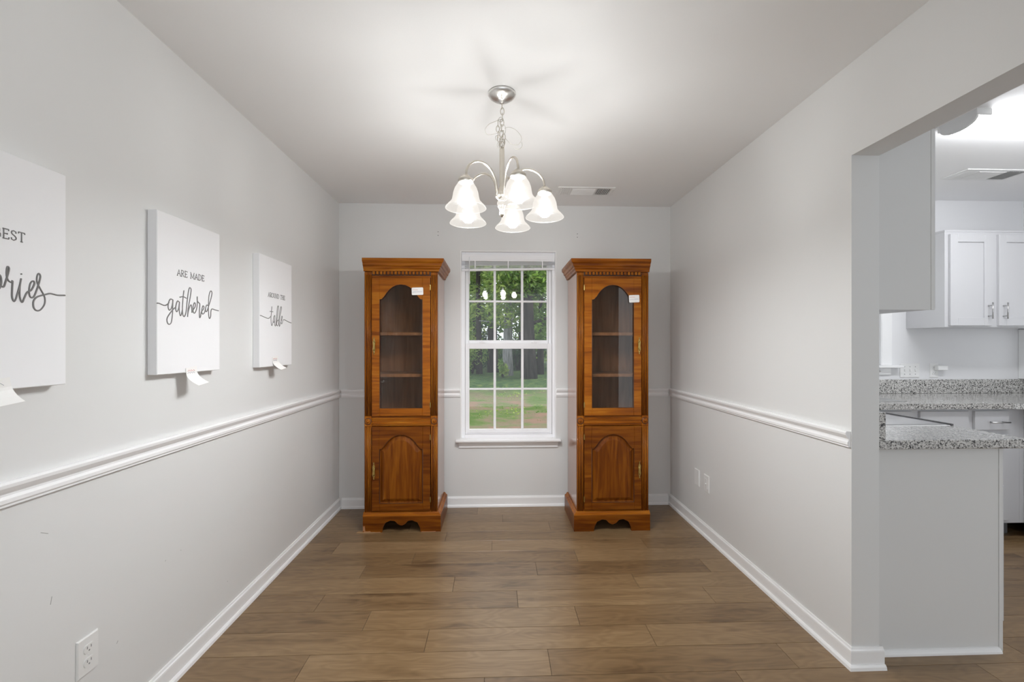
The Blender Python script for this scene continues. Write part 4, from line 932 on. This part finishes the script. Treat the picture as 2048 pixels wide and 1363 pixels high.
# three-gang switch plate, outlet with charger
t = T('switch_plate', 'white three-gang switch plate above the kitchen counter beside the window', 'switch', (3.362, KY, 1.098))
P(MB().box(3.280, 3.444, KY - 0.006, KY - 0.0003, 1.041, 1.155, 0.003), 'plate', 'plate', t)
for x in (3.317, 3.362, 3.407):
    P(MB().box(x - 0.005, x + 0.005, KY - 0.014, KY - 0.006, 1.092, 1.112, 0.002), 'toggle', 'plate', t)
    for z in (1.068, 1.128): P(MB().box(x - 0.003, x + 0.003, KY - 0.0068, KY - 0.006, z - 0.003, z + 0.003), 'screw', 'gap', t)
ko = duplex('white outlet above the kitchen counter with a charger plugged in', (3.567, KY, 1.098), (0, -1))
t = T('plug_in_charger', 'small white charger plugged into the outlet above the kitchen counter', 'charger', (3.585, KY - 0.01, 1.118))
P(MB().box(3.560, 3.640, KY - 0.048, KY - 0.0095, 1.100, 1.138, 0.004), 'charger_body', 'plate', t)
# fluorescent wrap light
LX0, LX1, LY0, LY1 = 2.405, 3.62, 2.088, 2.275
t = T('kitchen_ceiling_light', 'lit white fluorescent wraparound light on the kitchen ceiling', 'ceiling light', ((LX0 + LX1) / 2, (LY0 + LY1) / 2, KC))
def wrap(n=18, sh=0.0):
    c, hw = (LY0 + LY1) / 2, (LY1 - LY0) / 2 - sh
    p = [(c - hw, KC - 0.0005), (c - hw, KC - 0.022 + sh)]
    for i in range(1, n):
        a = PI * i / n; p.append((c - hw * math.cos(a) * 0.98, KC - 0.022 - (0.050 - sh) * math.sin(a) ** 0.8))
    return p + [(c + hw, KC - 0.022 + sh), (c + hw, KC - 0.0005)]
P(MB().prism(wrap(), along_x, LX0, LX0 + 0.012), 'end_cap', 'plate', t)
mb = MB(); c_, h_ = (LY0 + LY1) / 2, (LY1 - LY0) / 2 + 0.006
mb.box(LX0 - 0.006, LX0 + 0.075, LY0 - 0.006, LY0 + 0.004, KC - 0.034, KC - 0.0005, 0.003).box(LX0 - 0.006, LX0 + 0.075, LY1 - 0.004, LY1 + 0.006, KC - 0.034, KC - 0.0005, 0.003)
P(mb, 'end_bracket', 'plate', t)
P(MB().prism(wrap(), along_x, LX1 - 0.012, LX1), 'end_cap', 'plate', t)
P(MB().prism(wrap(18, 0.002), along_x, LX0 + 0.012, LX1 - 0.012, True), 'diffuser', 'tube', t)

# ------------------------------------------------------------------ outdoors
GZ = -0.36
gm = MB(); n = 44
X0, X1, Y0, Y1 = -30.0, 34.0, YB + 0.16, 66.0
rr = random.Random(11)
V = [[gm.bm.verts.new((X0 + (X1 - X0) * i / n, Y0 + (Y1 - Y0) * (j / n) ** 1.6, GZ + (0.06 * rr.random() if j > 2 else 0) + 0.9 * max(0, (j / n) ** 1.6 - 0.45) ** 1.5)) for i in range(n + 1)] for j in range(n + 1)]
for j in range(n):
    for i in range(n):
        f = gm.bm.faces.new((V[j][i], V[j][i + 1], V[j + 1][i + 1], V[j + 1][i])); f.smooth = True
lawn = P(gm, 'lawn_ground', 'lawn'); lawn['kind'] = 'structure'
def raw(name, verts, faces, m_, parent=None, kind=None):
    me = bpy.data.meshes.new(name); me.from_pydata(verts, [], faces); me.materials.append(M[m_]); me.update()
    o = bpy.data.objects.new(name, me); COL.objects.link(o)
    if parent is not None: o.parent = parent
    if kind: o['kind'] = kind
    return o
# grass tufts
vs, fs = [], []
for i in range(5000):
    y = 7.0 + 20.0 * rr.random() ** 1.3; x = (rr.random() - 0.42) * (3 + y * 0.45)
    h = 0.004 + 0.02 * rr.random(); a = rr.random() * PI; dx, dy = math.cos(a) * 0.035, math.sin(a) * 0.035; lx, ly = (rr.random() - 0.5) * 0.08, (rr.random() - 0.5) * 0.08
    b = len(vs); vs += [(x - dx, y - dy, GZ), (x + dx, y + dy, GZ), (x + lx, y + ly, GZ + h + 0.03)]; fs.append((b, b + 1, b + 2))
gr = raw('grass', vs, fs, 'leaf2', None, 'stuff'); gr['label'] = 'sparse tufts of grass on the lawn outside the dining window'; gr['category'] = 'grass'
def leaves(blobs, n, size, seed):
    r = random.Random(seed); vs, fs = [], []
    tot = sum(b[3] * b[4] for b in blobs)
    for (bx, by, bz, rx, rz) in blobs:
        for _ in range(int(n * rx * rz / tot)):
            while True:
                p = Vector((r.uniform(-1, 1), r.uniform(-1, 1), r.uniform(-1, 1)))
                if 0.15 < p.length < 1: break
            c = Vector((bx + p.x * rx, by + p.y * rx, bz + p.z * rz))
            u = Vector((r.uniform(-1, 1), r.uniform(-1, 1), r.uniform(-0.7, 0.7))).normalized(); v = u.orthogonal().normalized()
            s = size * r.uniform(0.5, 1.2); b = len(vs)
            vs += [tuple(c - u * s), tuple(c + v * s * 0.45), tuple(c + u * s), tuple(c - v * s * 0.45)]; fs.append((b, b + 1, b + 2, b + 3))
    return vs, fs
def tree(label, x, y, r0, h, bark, leaf, seed, low=2.5, n=3400, group=None, spread=2.6):
    z0 = GZ - 0.05
    t = T('tree', label, 'tree', (x, y, z0), group); rr = random.Random(seed)
    lean = rr.uniform(-0.03, 0.03)
    pts = [(x + lean * k * h / 8 + 0.03 * rr.uniform(-1, 1), y, z0 + h * k / 8) for k in range(9)]
    rad = [r0 * 1.25, r0, r0 * 0.95, r0 * 0.88, r0 * 0.8, r0 * 0.7, r0 * 0.58, r0 * 0.42, r0 * 0.2]
    mb = MB().tube(pts, rad, 12)
    for k in range(5):
        a = rr.uniform(0, 2 * PI); zz = z0 + low + (h - low) * rr.random() * 0.7; ln = spread * rr.uniform(0.5, 0.9)
        mb.tube([(x, y, zz), (x + math.cos(a) * ln * 0.5, y + math.sin(a) * ln * 0.5, zz + 0.35), (x + math.cos(a) * ln, y + math.sin(a) * ln, zz + 0.4)], [r0 * 0.3, r0 * 0.2, r0 * 0.06], 6)
    P(mb, 'trunk', bark, t)
    blobs = []
    for k in range(9):
        a = rr.uniform(0, 2 * PI); d = spread * rr.uniform(0.1, 0.85); zz = low + (h - low) * rr.random()
        blobs.append((math.cos(a) * d, math.sin(a) * d, zz, spread * rr.uniform(0.35, 0.6), rr.uniform(0.7, 1.4)))
    v, f = leaves(blobs, n, 0.17, seed)
    raw('foliage', v, f, leaf, t, 'stuff')
    return t
def shrub(label, x, y, w_, h, leaf, seed, n=900, group=None):
    t = T('shrub', label, 'shrub', (x, y, GZ), group); rr = random.Random(seed)
    mb = MB()
    for k in range(6):
        a = rr.uniform(0, 2 * PI); mb.tube([(x, y, GZ - 0.05), (x + math.cos(a) * w_ * 0.3, y + math.sin(a) * w_ * 0.3, GZ + h * 0.5), (x + math.cos(a) * w_ * 0.55, y + math.sin(a) * w_ * 0.55, GZ + h * 0.85)], [0.03, 0.02, 0.008], 5)
    P(mb, 'stem', 'bark', t)
    blobs = [(rr.uniform(-0.5, 0.5) * w_, rr.uniform(-0.5, 0.5) * w_, h * rr.uniform(0.3, 0.75), w_ * rr.uniform(0.35, 0.55), h * rr.uniform(0.22, 0.36)) for _ in range(6)]
    v, f = leaves(blobs, n, 0.085, seed); raw('foliage', v, f, leaf, t, 'stuff')
    return t
tree('thick dark tree trunk seen in the right column of dining window panes', 1.65, 22.0, 0.36, 13, 'bark', 'leaf', 1, 2.6, 5000)
tree('pale grey tree trunk seen in the middle column of dining window panes', 0.62, 24.0, 0.26, 12, 'bark2', 'leaf2', 2, 1.5, 5600)
tree('dark tree between the pale trunk and the left window panes', -0.18, 27.0, 0.30, 13, 'bark', 'leaf', 3, 3.4)
tree('thin dark tree seen in the left column of dining window panes', -0.95, 25.5, 0.16, 11, 'bark', 'leaf2', 4, 2.4)
tree('slim dark tree at the right edge of the dining window panes', 2.55, 25.0, 0.17, 12, 'bark', 'leaf', 5, 2.6)
for i in range(22):
    x = -14 + i * 1.4 + rr.uniform(-0.5, 0.5); y = 29 + rr.uniform(0, 11)
    if 0.95 < x / y * 27 < 1.35: x -= 0.9
    tree('leafy tree standing deeper in the woods behind the lawn', x, y, rr.uniform(0.13, 0.3), rr.uniform(11, 14), 'bark', ('leaf', 'leaf3', 'leaf2')[i % 3], 40 + i, rr.uniform(1.0, 2.4), 3200, 'trees deeper in the woods', 2.8)
shrub('small bright yellow-green shrub at the foot of the pale trunk', 0.35, 22.6, 0.35, 0.95, 'leaf2', 21, 500)
for i in range(34):
    x = -9 + (i % 20) * 1.05 + (i // 20) * 4 + rr.uniform(-0.3, 0.3); y = (25.5 if i < 20 else 30.5) + rr.uniform(0, 4.5)
    if abs(x - 0.35 * y / 24) < 0.45: y += 4
    shrub('dark leafy undergrowth shrub along the edge of the woods', x, y, rr.uniform(0.8, 1.3), rr.uniform(1.6, 3.4), ('leaf3', 'leaf', 'leaf3', 'leaf2')[i % 4], 80 + i, 1500, 'undergrowth at the edge of the woods')
